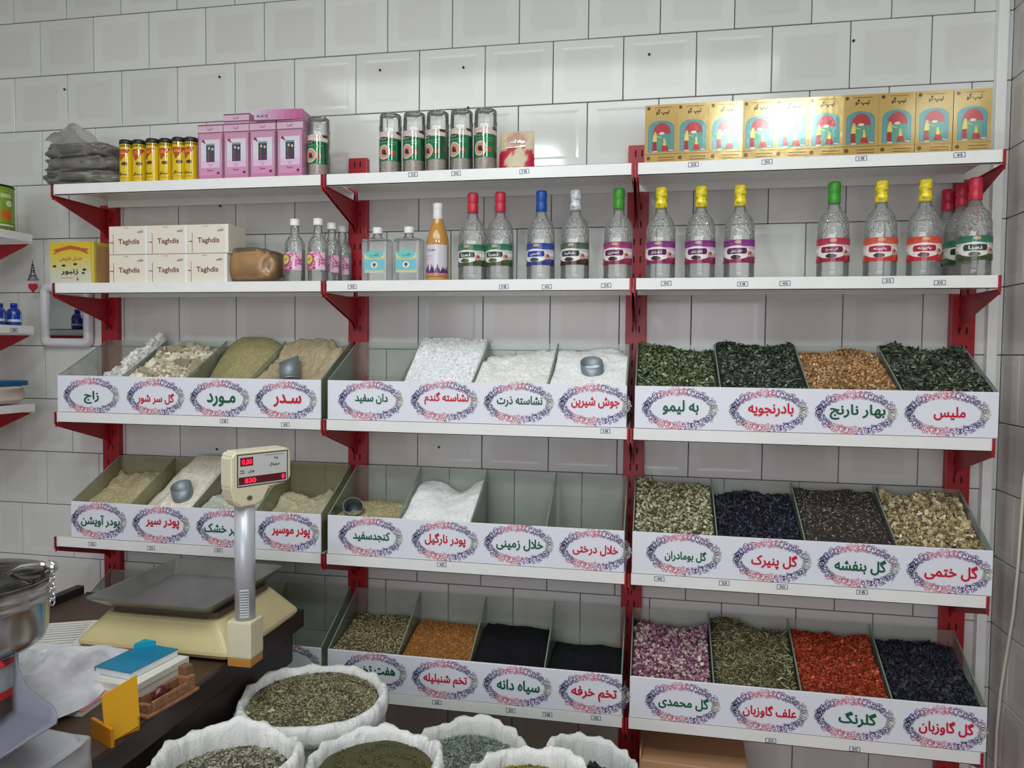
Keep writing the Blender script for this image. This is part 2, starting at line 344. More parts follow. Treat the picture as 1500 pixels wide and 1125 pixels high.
m_jar=clear('clear_jar',(253,254,253),(240,242,240),.5,.05,dirt_haze=.14,dcol=(236,236,234)); m_bag=clear('plastic_film',(214,214,210),(150,150,146),.5,.22,bump=.8,bscale=26,dirt_haze=.35,dcol=(190,190,186))  # jar: whitish layer is painted-in brightness; plastic film: its own cloudiness
m_amber=mat('amber_syrup',(196,146,72),.12,coat=.6,sub=.3); m_leaf=mat('flakes',attr=True,rough=.75,spec=.25); m_powder=mat('powder',attr=True,rough=.95,spec=.1,bump=.5,bscale=190)
m_steel=mat('stainless_steel',(190,190,190),.26,metal=1,bump=.02,bscale=200); m_chrome=mat('chrome',(225,225,225),.1,metal=1); m_zinc=mat('scoop_tin',(140,148,156),.45,metal=.5,var=.1,vscale=30)
m_cream=mat('cream_plastic',(206,192,142),.38,bump=.03,bscale=40,var=.04); m_cream2=mat('pale_cream_plastic',(222,214,184),.35); m_alu=mat('pole_grey',(196,198,204),.34,metal=.3)
m_tray=mat('tray_steel',(158,158,156),.36,metal=.85,var=.12,vscale=14,bump=.05,bscale=80); m_dark=mat('dark_wood',(40,28,28),.42,var=.2,vscale=12,bump=.1,bscale=60); m_brown=mat('brown_top',(74,56,44),.5,var=.2,vscale=10)
m_sack=mat('woven_sack',(232,232,230),.6,bump=.5,bscale=240,var=.03,vscale=12); nt=m_sack.node_tree; b_=nt.nodes['Principled BSDF']; tc_=[n for n in nt.nodes if n.type=='TEX_COORD'][0]; bp_=[n for n in nt.nodes if n.type=='BUMP'][0]
mp_=nn(nt,'ShaderNodeMapping'); mp_.inputs['Scale'].default_value=(1,1,.28); nt.links.new(tc_.outputs['Object'],mp_.inputs[0]); n_=nn(nt,'ShaderNodeTexNoise'); n_.inputs['Scale'].default_value=26; n_.inputs['Detail'].default_value=4; n_.inputs['Distortion'].default_value=1.2; nt.links.new(mp_.outputs[0],n_.inputs['Vector'])
b2_=nn(nt,'ShaderNodeBump'); b2_.inputs['Strength'].default_value=.9; b2_.inputs['Distance'].default_value=.012; nt.links.new(n_.outputs['Fac'],b2_.inputs['Height']); nt.links.new(bp_.outputs[0],b2_.inputs['Normal']); nt.links.new(b2_.outputs[0],b_.inputs['Normal'])
m_black=mat('black_plastic',(28,28,30),.35); m_card=mat('cardboard',(196,150,112),.85,var=.05); m_cable=mat('cable_white',(214,206,192),.5)

# ---------------- the room ----------------
TW,TH=.245,.21717; ZB=2.7; XW=3.545; XL=-.24
wall=tag(MB().box(XL-.1,XW+.12,.006,.12,0,3.2).build('wall_back',m_grout),kind='structure')
def tile_mesh(name,w,h,m,side=False,d=.009):
    mb=MB(); b=.0016
    if not side: mb.bevbox(-w/2,w/2,0,d,-h/2,h/2,b,seg=1)
    else: mb.bevbox(0,d,-w/2,w/2,-h/2,h/2,b,seg=1)
    me=mb.mesh(name,m); bm=bmesh.new(); bm.from_mesh(me); bmesh.ops.recalc_face_normals(bm,faces=bm.faces[:]); bm.to_mesh(me); bm.free(); return me
G=.003; cache={}
rj=random.Random(3)
for j in range(-13,3):
    z0=max(0,ZB+j*TH); z1=min(3.2,ZB+(j+1)*TH)
    if z1-z0<.04: continue
    hh=round(z1-z0-G,4); half=0 if (j%2==0) else .5
    # the row starting at line j upwards: row 0 (above B) has joints at whole numbers
    i=-2
    while True:
        x0=max(XL,(i+half)*TW); x1=min(XW,(i+1+half)*TW); i+=1
        if x0>=XW-.02: break
        if x1-x0<.03: continue
        ww=round(x1-x0-G,4); key=(ww,hh)
        if key not in cache: cache[key]=tile_mesh('tile',ww,hh,m_tile)
        o=put('tile',cache[key],wall,((x0+x1)/2,-.003+rj.uniform(-.0006,.0006),(z0+z1)/2),(rj.gauss(0,.0022),0,rj.gauss(0,.0022)))
holes=[(95,131),(322,113),(557,103),(679,99),(951,80),(1250,60),(318,658),(338,660),(643,655),(686,158),(1028,365),(323,302)]
hm=MB().lathe([(.0001,0),(.0042,0),(.0042,.004)],10).mesh('drill_hole',m_black)
for a,b in holes:
    p=at(a,b,-.004); put('drill_hole',hm,wall,(p[0],-.0042,p[2]),(math.pi/2,0,0))
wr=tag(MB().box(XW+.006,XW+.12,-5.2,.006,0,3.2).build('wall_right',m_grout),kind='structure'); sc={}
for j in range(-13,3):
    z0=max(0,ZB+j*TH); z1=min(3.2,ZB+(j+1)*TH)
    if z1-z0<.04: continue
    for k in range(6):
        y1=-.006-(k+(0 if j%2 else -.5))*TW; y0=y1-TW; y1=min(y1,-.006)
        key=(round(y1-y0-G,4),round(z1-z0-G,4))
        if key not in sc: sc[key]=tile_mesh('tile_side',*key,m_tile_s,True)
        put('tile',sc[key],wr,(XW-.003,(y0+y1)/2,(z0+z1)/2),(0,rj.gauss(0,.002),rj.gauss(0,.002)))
tag(MB().box(XL-.1,XL,-5.2,.006,0,3.2).build('wall_left',m_plaster),kind='structure')
tag(MB().box(XL-.1,XW+.12,-5.2,.12,-.08,0).build('floor',m_floor),kind='structure')
tag(MB().box(XL-.1,XW+.12,-5.2,.12,3.2,3.28).build('ceiling',m_plaster),kind='structure')
tr=MB().bevbox(X(1459,-.02,100),X(1474,-.02,100),-.03,-.004,0,3.2,.003); tag(tr.build('trim_1',m_white),'white vertical plastic trunking in the corner',kind='structure')
# ---------------- shelving ----------------
UX=[.322,1.366,2.386,3.418]; WY=-.03; SY=-.30
ZS=[2.19,1.838,1.373,.916,.455]
def slot_mesh():
    mb=MB()
    for z in np.arange(.12,2.28,.0385):
        for s in (-1,1): mb.box(s*.011-.0022,s*.011+.0022,-.0315,-.0295,z,z+.016)
    return mb
for i,x in enumerate(UX):
    ztop=[2.17,2.315,2.32,2.17][i]
    t=thing('shelf_upright','red slotted steel upright, '+['leftmost of the four, beside the mirror','second from left, between the left and middle bays','third from left, between the middle and right bays','rightmost of the four, by the corner'][i],'shelf upright',(x,0,0),0,'red shelf uprights')
    MB().bevbox(-.036,.036,-.03,-.004,0,ztop,.003).build('post',m_red,t)
    mb=MB()
    for z in np.arange(.12,ztop-.03,.06):
        for s in (-1,1): mb.box(s*.011-.0025,s*.011+.0025,-.0312,-.0302,z,z+.022)
    o=mb.build('slots',m_slot,t); o['kind']='stuff'
ordn=['top','second from top','third from top','fourth from top','bottom']; bayn=['left','middle','right']
def bracket_mesh():
    mb=MB(); poly=[(-.031,-.04),(-.300,-.04),(-.300,-.052),(-.06,-.128),(-.031,-.155)]
    mb.prism(poly,-.0012,.0012,axis='x'); mb.box(-.0012,.0012,-.306,-.3025,-.055,.001); mb.box(-.006,.0012,-.306,-.3025,-.045,.001); mb.box(-.005,.005,-.3,-.03,-.0415,-.038)
    me=mb.mesh('bracket',m_red); return me
brm=bracket_mesh()
def price_mesh(txt):
    w_,h_=.030,.014; it=[('l',[(-w_/2,-h_/2),(w_/2,-h_/2+.001),(w_/2-.001,h_/2),(-w_/2,h_/2-.001),(-w_/2,-h_/2)],.0016,(40,48,96)),('t',txt,0,0,.016,.008,(40,48,96))]
    me=prints(it).mesh('price_mark',m_print); return me
pm=[price_mesh(t) for t in ('25','30','18','45')]
marks={(0,1):[(605,253),(668,254),(768,251)],(0,2):[(1016,237),(1124,230),(1262,227),(1406,222)],(1,1):[(516,420),(738,420),(801,420),(888,418)],(1,2):[(976,415),(1088,416),(1150,415),(1301,411),(1377,414)],
 (2,0):[(328,617),(418,622)],(2,1):[(887,629)],(3,0):[(135,797),(221,803),(320,806)],(3,1):[(647,824)],(3,2):[(966,846),(1061,853),(1146,860),(1263,867)],(4,1):[(640,1029),(748,1041),(802,1047),(873,1052)],(4,2):[(1129,1087),(1252,1102)]}
for b in range(3):
    for l in range(5):
        z=ZS[l]; x0=UX[b]+(.004 if b else 0); x1=UX[b+1]-.014
        if b==0: x0=.326
        if b==0 and l==3: x0=.318
        t=thing('metal_shelf',f'white metal shelf, {ordn[l]} in the {bayn[b]} bay','shelf',(0,0,z))
        mb=MB().box(x0,x1,-.30,-.032,-.003,0); mb.box(x0,x1,-.302,-.299,-.036,.001).box(x0,x1,-.302,-.285,-.036,-.034).box(x0,x1,-.034,-.031,-.03,0)
        mb.build('board',m_white,t)
        if l<2:
            mb=MB()
            mb.box(x0+.002,x1-.002,-.20,-.196,-.012,-.003).build('stiffener',m_white,t)
        for k,(xx) in enumerate((x0-.004,x1+.004)): put('bracket',brm,t,(xx,0,0))
        for k,(a,c) in enumerate(marks.get((l,b),[])):
            p=at(a,c,-.303); zz=min(max(p[2]-z,-.026),-.010); put('price_mark',pm[(k+l)%4],t,(float(p[0]),-.3022,zz))
# ---------------- ornamental oval ----------------
RAMP=[(0,(196,198,174)),(26,(150,140,160)),(50,(76,52,128)),(72,(120,70,140)),(90,(226,110,134)),(118,(210,110,140)),(145,(84,72,150)),(180,(26,24,84)),(208,(74,60,140)),(232,(220,110,110)),(262,(224,96,120)),(288,(96,40,140)),(320,(70,50,130)),(345,(160,160,166)),(360,(196,198,174))]
def rampc(d):
    d%=360
    for (a,c),(b,e) in zip(RAMP[:-1],RAMP[1:]):
        if a<=d<=b: t=(d-a)/(b-a); return tuple(p*(1-t)+q*t for p,q in zip(c,e))
def oval_mesh():
    mb=MB(); A,B=.101,.0535; rr=random.Random(5); N=46
    for k in range(N):
        a=2*math.pi*(k+.5)/N
        for j,(off_,r) in enumerate(((0,.0098),(.0075,.0058),(-.0075,.0052))):
            aa=a+j*.06; cx=(A+off_)*math.cos(aa); cz=(B+off_)*math.sin(aa); n=11; sgn=1 if (k+j)%2 else -1; ph=rr.uniform(0,6.28); pts=[]; r=r*rr.uniform(.7,1.25); cx+=rr.uniform(-.003,.003); cz+=rr.uniform(-.003,.003)
            for i in range(n):
                t=i/(n-1); q=ph+sgn*t*7.6; ra=r*(1-.72*t); pts.append((cx+ra*math.cos(q),cz+ra*math.sin(q)))
            sub=prints([('l',pts,.0019 if j==0 else .0015,rampc(math.degrees(aa)+rr.uniform(-9,9)))],dl=.00008*(j+1)); mb.add(sub.v,sub.f,None); mb.c[-len(sub.c):]=sub.c
    for s_ in (.80,):
        for k in range(60):
            a0,a1=2*math.pi*k/60,2*math.pi*(k+1)/60
            sub=prints([('l',[(.089*math.cos(a0),.0425*math.sin(a0)),(.089*math.cos(a1),.0425*math.sin(a1))],.0007,(176,170,196))]); mb.add(sub.v,sub.f,None); mb.c[-len(sub.c):]=sub.c
    return mb.mesh('oval_emblem',m_print)
ovm=oval_mesh()
GR=(8,96,66); RD=(206,22,52)
# per bay and level: (oval centre px, text, text centre px, text width px)
T={(2,0):[((134,580),'زاج',(134,582),22),((228,583),'گل سر شور',(228,584),54),((322,587),'مـورد',(324,586),42),((419,590),'سـدر',(421,587),41)],
(2,1):[((543,587),'دان سفید',(544,584),48),((651,586),'نشاسته گندم',(654,584),65),((760,589),'نشاسته ذرت',(761,588),67),((871,592),'جوش شیرین',(872,590),71)],
(2,2):[((996,599),'به لیمو',(997,597),53),((1126,602),'بادرنجویه',(1129,600),67),((1254,605),'بهار نارنج',(1256,604),82),((1388,606),'ملیس',(1391,606),47)],
(3,0):[((145,763),'پودر آویشن',(147,764),57),((236,769),'پودر سیر',(238,767),49),((331,774),'سیر خشک',(328,776),58),((423,780),'پودر موسیر',(426,780),56)],
(3,1):[((543,787),'کنجدسفید',(544,786),54),((652,793),'پودر نارگیل',(652,791),60),((760,797),'خلال زمینی',(761,798),69),((872,806),'خلال درختی',(872,806),67)],
(3,2):[((1002,812),'گل بومادران',(1004,815),61),((1131,822),'گل پنیرک',(1134,823),68),((1258,829),'گل بنفشه',(1260,830),76),((1391,838),'گل ختمی',(1393,839),79)],
(4,0):[((140,920),'پودر',(140,920),40),((235,930),'سنجد',(235,930),40),((330,940),'حنا',(330,940),40),((424,966),'کتیرا',(424,960),40)],
(4,1):[((549,985),'هفت تخم',(551,985),56),((652,996),'تخم شنبلیله',(652,997),64),((758,1006),'سیاه دانه',(759,1006),63),((871,1016),'تخم خرفه',(870,1017),67)],
(4,2):[((1000,1031),'گل محمدی',(1001,1030),74),((1127,1042),'علف گاوزبان',(1127,1043),79),((1252,1053),'گلرنگ',(1256,1054),56),((1385,1067),'گل گاوزبان',(1386,1067),81)]}
BINX={}
for (l,b),lab in T.items():
    z=ZS[l]; x0=UX[b]+(.006 if b else .0)+(.004 if b==0 else 0); x1=UX[b+1]-.018
    if l==3 and b==0: x0=.375
    if b==2: x1=UX[3]+.0
    t=thing('bin_tray',f'four-compartment glass bin tray on the {ordn[l]} shelf of the {bayn[b]} bay','bin tray',(0,0,z))
    fp=MB().bevbox(x0,x1,-.300,-.294,.002,.134,.0015,seg=1).build('front_panel',m_panel,t)
    gm=m_dust if (l,b) in ((3,0),) else m_glass
    BD=.266 if b!=9 else .27
    MB().box(x0,x1,-.293,-.040,.002,.006).build('glass_base',gm,t)
    MB().box(x0,x1,-.042,-.038,.006,BD).build('glass_back',gm,t)
    xs=[x0+(x1-x0)*k/4 for k in range(5)]
    if (l,b)==(2,0): xs=[x0,x0+.262,x0+.518,x0+.76,x1]
    for k,x in enumerate(xs):
        dx=.0 if k<4 else -.004; xx=x+dx-(.002 if 0<k<4 else 0)
        g=MB().prism([(-.2935,.006),(-.0425,.006),(-.0425,BD),(-.2935,.134)],xx,xx+.004,axis='x').build('glass_divider',gm,t)
        MB().prism([(-.2935,.134),(-.0425,BD),(-.0425,BD+.002),(-.2935,.136)],xx,xx+.004,axis='x').build('divider_edge',m_gedge,g)
    BINX[(l,b)]=xs
    for k,(oc,s,tc,tw) in enumerate(lab):
        p=at(oc[0],oc[1],-.3005); put('oval_emblem',ovm,fp,(p[0],-.3004,float(np.clip(p[2]-z,.062,.072))))
        q=at(tc[0],tc[1],-.3005); wd=X(tc[0]+tw/2,-.3005,tc[1])-X(tc[0]-tw/2,-.3005,tc[1]); wd=float(wd)
        if l==4 and b==0: continue
        asp=text_tris(s,.030)[2]; ht=min(wd*asp*1.15,.047); ht=max(ht,.036)
        P,TT,asp,TD=text_tris(s,.030)
        mb=MB().add([(x*wd,-3e-5*d_,y/asp*ht) for (x,y),d_ in zip(P,TD)],TT,GR if k%2==0 else RD)
        mb.build('lettering',m_print,fp,(q[0],-.3012,float(q[2]-z)),fix=False)
# ---------------- contents of the bins ----------------
LEAF=(np.array([(-1,0,0),(-.3,.30,.18),(-.3,-.30,.12),(.45,.25,.2),(.45,-.25,.1),(1,0,-.05)]),[(0,2,1),(1,2,4),(1,4,3),(3,4,5)])
STICK=(np.array([(-1,.09,0),(-1,-.06,.08),(-1,-.04,-.08),(1,.09,.1),(1,-.06,.18),(1,-.04,.02)]),[(0,1,4),(0,4,3),(1,2,5),(1,5,4),(2,0,3),(2,3,5)])
OCT=(np.array([(1,0,0),(-1,0,0),(0,.62,0),(0,-.62,0),(0,0,.55),(0,0,-.55)]),[(0,2,4),(2,1,4),(1,3,4),(3,0,4),(2,0,5),(1,2,5),(3,1,5),(0,3,5)])
SEED=(OCT[0]*np.array([1,.62,.6]),OCT[1])
CHUNK=(np.array([(.9,.2,0),(-.8,-.3,.1),(.1,.8,.1),(-.1,-.8,-.1),(.1,.1,.8),(0,0,-.7),(.6,-.55,.4),(-.55,.5,.5)]),[(0,2,4),(2,7,4),(7,1,4),(1,3,4),(3,6,4),(6,0,4),(2,0,5),(7,2,5),(1,7,5),(3,1,5),(6,3,5),(0,6,5)])
CURL=(np.array([(-1,-.5,.25),(-1,.5,.3),(-.3,-.6,-.1),(-.3,.6,0),(.4,-.5,.1),(.4,.55,.35),(.9,-.2,.6),(.9,.3,.8)]),[(0,2,3,1),(2,4,5,3),(4,6,7,5)])
def flakes(pos,tmpl,size,tilt,pal,jit=.18,szj=.35,yaw=None):
    V0,F0=tmpl; n=len(pos); k=len(V0); s=size*np.exp(RNG.normal(0,szj,n)); a=RNG.uniform(0,2*math.pi,n); tx=RNG.normal(0,tilt,n); ty=RNG.normal(0,tilt,n)
    ca,sa=np.cos(a),np.sin(a); V=V0[None]*s[:,None,None]
    y=V[...,1]*np.cos(tx)[:,None]-V[...,2]*np.sin(tx)[:,None]; z=V[...,1]*np.sin(tx)[:,None]+V[...,2]*np.cos(tx)[:,None]; x=V[...,0]
    x2=x*np.cos(ty)[:,None]+z*np.sin(ty)[:,None]; z=-x*np.sin(ty)[:,None]+z*np.cos(ty)[:,None]; x=x2
    X_=x*ca[:,None]-y*sa[:,None]; Y_=x*sa[:,None]+y*ca[:,None]
    V=np.stack([X_,Y_,z],-1)+pos[:,None]
    P=np.array([lin(c)[:3] for c in pal]); c=P[RNG.integers(0,len(P),n)]*np.exp(RNG.normal(0,jit,n))[:,None]; c=np.clip(np.repeat(c,k,0),0,1)
    F=[np.array(f) for f in F0]; out=[]
    base=np.arange(n)*k; polys=[(base[:,None]+f[None]) for f in F]
    return V.reshape(-1,3),polys,c
def merged(name,parts,m,smooth0=True):
    """parts: list of (verts, [poly index arrays], colours, smooth)"""
    vs_=[];cs=[];loops=[];tot=[];sm=[];off_=0
    for V,polys,c,s in parts:
        vs_.append(V);cs.append(c)
        for p in polys: loops.append((p+off_).ravel()); tot.append(np.full(len(p),p.shape[1])); sm.append(np.full(len(p),s))
        off_+=len(V)
    V=np.concatenate(vs_).astype('f');c=np.concatenate(cs);L_=np.concatenate(loops).astype('i');Tt=np.concatenate(tot).astype('i')
    me=bpy.data.meshes.new(name); me.vertices.add(len(V)); me.vertices.foreach_set('co',V.ravel()); me.loops.add(len(L_)); me.loops.foreach_set('vertex_index',L_)
    me.polygons.add(len(Tt)); st=np.concatenate([[0],np.cumsum(Tt)[:-1]]).astype('i'); me.polygons.foreach_set('loop_start',st); me.polygons.foreach_set('loop_total',Tt)
    me.update(calc_edges=True); me.polygons.foreach_set('use_smooth',np.concatenate(sm).astype(bool))
    a=me.color_attributes.new('col','FLOAT_COLOR','POINT'); a.data.foreach_set('color',np.concatenate([c,np.ones((len(c),1))],1).astype('f').ravel()); me.materials.append(m); me.validate(); return me
def grid(x0,x1,y0,y1,H,col,cj=.12,zb=.008):
    nx,ny=H.shape; xs=np.linspace(x0,x1,nx); ys=np.linspace(y0,y1,ny); Xg,Yg=np.meshgrid(xs,ys,indexing='ij'); V=np.stack([Xg,Yg,np.maximum(H,zb)],-1).reshape(-1,3)
    i=np.arange(nx-1)[:,None]*ny+np.arange(ny-1)[None]; i=i.ravel(); q=np.stack([i,i+ny,i+ny+1,i+1],1)
    # skirt
    n0=len(V); ring=list(range(0,nx*ny,ny))+list(range((nx-1)*ny+1,nx*ny))+[nx*ny-1-ny*k for k in range(1,nx)]+[ny-1-k for k in range(1,ny-1)]
    R_=V[ring].copy(); R_[:,2]=zb-.001; V=np.concatenate([V,R_]); k=len(ring); a=np.array(ring); b=np.arange(k)+n0; sk=np.stack([a,b,np.roll(b,-1),np.roll(a,-1)],1)
    c=np.array(lin(col)[:3])[None]*np.exp(RNG.normal(0,cj,(len(V),1))); return V,[q,sk],np.clip(c,0,1)
def fill(l,b,k,name,label,cat,pal,kind='leaf',n=2600,size=.006,hf=.122,hb=.24,amp=.02,tilt=.5,shape=None,base=None,e=1.0,group=None,szj=.24,res=56,rough=0,jit=.18,under=.55):
    xs=BINX[(l,b)]; x0,x1=xs[k]+.0045,xs[k+1]-.0045; y0,y1=-.292,-.044; z=ZS[l]
    u=np.linspace(0,1,res)[:,None]; v=np.linspace(0,1,res)[None]
    H=hf+(hb-hf)*v**e+amp*fbm((res,res),3,4)*(.25+.75*v)
    if shape is not None: H=shape(u,v,H)
    if rough: H=H+rough*RNG.normal(0,1,(res,res))
    ceil_=.132+(.266-.132)*v+.004; H=np.minimum(H,np.where(np.isfinite(H),ceil_+.012,0))
    col=base or tuple(np.mean(np.array(pal),0)*under)
    parts=[grid(x0,x1,y0,y1,H,col)+(True,)]
    if kind!='powder':
        tm={'leaf':LEAF,'stick':STICK,'grain':OCT,'seed':SEED,'chunk':CHUNK,'curl':CURL}[kind]
        uu=RNG.random(n); vv=RNG.random(n); hi=H[(uu*(res-1)).astype(int),(vv*(res-1)).astype(int)]; ok=hi>.012; uu,vv,hi=uu[ok],vv[ok],hi[ok]
        mg=size*.8; pos=np.stack([x0+mg+uu*(x1-x0-2*mg),y0+mg+vv*(y1-y0-2*mg),hi+RNG.random(len(hi))*size*.5],-1)
        V,pp,c=flakes(pos,tm,size,tilt,pal,jit,szj); V[:,0]=np.clip(V[:,0],x0+.0005,x1-.0005); V[:,1]=np.clip(V[:,1],y0+.0005,y1-.0005); parts.append((V,pp,c,False))
    me=merged(name,parts,m_leaf if kind!='powder' else m_powder)
    o=put(name,me,None,(0,0,z)); tag(o,label,cat,group or 'loose goods in the glass bins',kind='stuff'); return o
W=(236,232,224)
# level 3 left bay
fill(2,0,0,'alum_lumps','white alum lumps in the leftmost compartment of the third shelf','mineral',[(234,232,226),(242,240,236),(220,216,208)],'chunk',230,.013,.05,.16,.03,.8,shape=lambda u,v,H:.10+(.17*u*v+.03*v)-.09*(1-u)*(1-v)+.02*fbm((56,56),6,3),under=.9)
fill(2,0,1,'clay_lumps','cream hair-wash clay lumps, second compartment of the third shelf','mineral',[(214,206,184),(226,220,200),(190,180,152),(170,160,132)],'chunk',1300,.0075,.12,.235,.03,.8,under=.72,szj=.5)
fill(2,0,2,'myrtle_powder','olive-green myrtle powder heaped on the third shelf','herb powder',[(160,150,108)],'powder',hf=.10,hb=.29,amp=.015,shape=lambda u,v,H:H-.18*(np.clip(.45-u,0,1))*(1-v)-.05*(1-np.sin(np.pi*np.clip(u*1.0,0,1)))*(v),base=(164,155,112))
fill(2,0,3,'sidr_powder','beige sidr powder with a hollow and a tin scoop in it','herb powder',[(176,162,132)],'powder',hf=.125,hb=.26,amp=.05,shape=lambda u,v,H:H-.09*np.exp(-((u-.42)**2+(v-.45)**2)*14),base=(184,168,138))
fill(2,1,1,'wheat_starch','white granular wheat starch heaped high on the third shelf','starch',[(246,247,248),(252,252,252),(232,234,236)],'chunk',3200,.0036,.128,.30,.012,.8,under=.95,shape=lambda u,v,H:H-.10*np.clip(.3-u,0,1)*(.6)-.02*u*v)
fill(2,1,2,'corn_starch','white corn starch with ragged back edge on the third shelf','starch',[W],'powder',hf=.128,hb=.245,amp=.03,base=(240,239,232),shape=lambda u,v,H:np.minimum(H,.21+.02*fbm((56,56),8,2)+.03*u),rough=.0003)
fill(2,1,3,'baking_soda','bright white baking soda with a scoop standing in it','powder',[W],'powder',hf=.128,hb=.25,amp=.03,base=(248,248,248),shape=lambda u,v,H:H-.02*np.clip(v-.6,0,1))
g3=[(70,84,48),(92,108,62),(52,64,40),(118,128,84),(40,50,32)]
fill(2,2,0,'verbena_leaves','bright green shredded lemon verbena leaves, third shelf right bay','dried herb',[(113,128,92),(143,155,113),(90,105,73),(175,183,146),(67,77,59)],'leaf',3600,.0085,.12,.25,.03,.55,under=.5)
fill(2,2,1,'balm_leaves','dark green dried leaves labelled in red, second compartment','dried herb',[(85,97,83),(107,120,102),(68,78,68),(145,155,135),(55,63,55)],'leaf',3300,.0095,.122,.262,.025,.55,under=.5)
fill(2,2,2,'orange_blossom','tan-orange dried orange blossom on the third shelf','dried flower',[(208,164,112),(222,184,136),(188,138,88),(232,202,160),(150,104,68)],'curl',4200,.0044,.122,.245,.02,.6,under=.6)
fill(2,2,3,'melissa_leaves','dull grey-green melissa leaves in the far right third-shelf compartment','dried herb',[(94,102,85),(113,121,102),(75,81,69),(141,147,126),(59,65,54)],'leaf',3300,.0098,.118,.262,.025,.55,under=.5)
# level 4
fill(3,0,0,'thyme_powder','low heap of yellowish thyme powder, leftmost fourth-shelf compartment','herb powder',[(186,174,132)],'powder',hf=.07,hb=.21,amp=.05,base=(190,178,138),shape=lambda u,v,H:H-.06*np.clip(u-.7,0,1))
fill(3,0,1,'garlic_powder','tall cream heap of garlic powder with scoop, fourth shelf','herb powder',[W],'powder',hf=.12,hb=.285,amp=.03,base=(232,224,206),shape=lambda u,v,H:H+.02-.24*np.clip(.5-u,0,1)*(.55+.45*v)-.05*np.clip(u-.85,0,1))
fill(3,0,2,'dried_garlic','thin pale layer of dried garlic behind the scale display','dried garlic',[(206,206,190)],'powder',hf=.10,hb=.20,amp=.05,base=(200,204,190),shape=lambda u,v,H:H-.15*np.clip(u-.2,0,1)*v)
fill(3,0,3,'shallot_powder','low beige shallot powder right of the scale pole','herb powder',[(190,180,150)],'powder',hf=.10,hb=.17,amp=.06,base=(196,186,156))
fill(3,1,0,'sesame_seeds','low layer of pale sesame seeds with a tin scoop','seeds',[(208,194,150),(220,208,168),(188,172,128)],'grain',1500,.0026,.118,.137,.01,.5,under=.85)
fill(3,1,1,'coconut_powder','pure white coconut powder in the fourth-shelf middle bay','coconut powder',[W],'powder',hf=.128,hb=.23,amp=.02,base=(250,250,250),shape=lambda u,v,H:H-.05*np.exp(-((u-.62)**2)*22)*v-.1*np.clip(.08-u,0,1))
fill(3,2,0,'yarrow_flowers','pale green and cream dried yarrow flowers on the fourth shelf','dried flower',[(159,158,124),(187,181,148),(209,203,176),(119,119,85),(89,89,61)],'chunk',2500,.0052,.122,.25,.035,.8,under=.45)
fill(3,2,1,'mallow_flowers','dark indigo dried mallow flowers, fourth shelf right bay','dried flower',[(51,49,66),(66,64,86),(41,41,54),(98,98,114),(34,34,42)],'curl',3600,.0050,.120,.225,.03,.6,under=.4)
fill(3,2,2,'violet_flowers','brown-grey dried violet flowers in the third compartment','dried flower',[(112,100,95),(87,78,75),(141,129,119),(70,63,61),(161,151,136)],'leaf',3800,.0048,.118,.25,.015,.6,under=.5)
fill(3,2,3,'marshmallow_flowers','chunky pale yellow marshmallow flowers, far right fourth shelf','dried flower',[(200,184,138),(216,202,164),(176,158,114),(226,216,186),(144,126,88)],'curl',1700,.0086,.112,.245,.03,.8,under=.5)
# level 5
fill(4,1,0,'mixed_seeds','speckled brown and cream mixed seeds on the bottom middle tray','seeds',[(160,146,100),(186,174,130),(120,106,70),(92,80,52),(206,196,160)],'seed',4200,.0038,.118,.172,.01,.5,under=.5)
fill(4,1,1,'fenugreek_seeds','orange-brown fenugreek seeds on the bottom middle tray','seeds',[(184,124,66),(200,142,82),(160,100,50)],'grain',4200,.0026,.118,.166,.012,.5,under=.7)
fill(4,1,2,'black_seeds','jet black nigella seeds, taller black heap of the bottom tray','seeds',[(24,24,30),(34,34,42),(16,16,20)],'grain',4200,.0022,.116,.176,.014,.5,under=.8,shape=lambda u,v,H:H-.02*u*v)
fill(4,1,3,'purslane_seeds','low layer of black purslane seeds beside the red post','seeds',[(28,28,34),(38,38,46),(18,18,24)],'grain',3600,.0020,.100,.124,.008,.5,under=.8)
fill(4,2,0,'rose_buds','pink and cream dried rose buds on the bottom shelf','dried flower',[(150,96,122),(172,122,146),(206,182,176),(210,196,184),(122,76,98),(104,66,84)],'chunk',2400,.0062,.118,.215,.03,.8,under=.4)
fill(4,2,1,'borage_stems','olive-grey chopped borage leaves and stems, bottom shelf','dried herb',[(132,129,94),(163,159,118),(100,100,69),(185,179,138),(78,78,53)],'stick',3600,.0105,.118,.235,.03,.45,under=.4)
fill(4,2,2,'safflower_petals','vivid orange-red safflower petals on the bottom shelf','dried flower',[(190,78,48),(202,92,56),(172,62,40),(210,114,76),(150,52,36)],'curl',4800,.0046,.116,.222,.025,.6,under=.6)
fill(4,2,3,'borage_flowers','near-black dried borage flowers, far right bottom compartment','dried flower',[(40,42,52),(54,56,68),(32,33,42),(72,76,90),(80,76,72)],'curl',3400,.0062,.110,.215,.025,.7,under=.4)
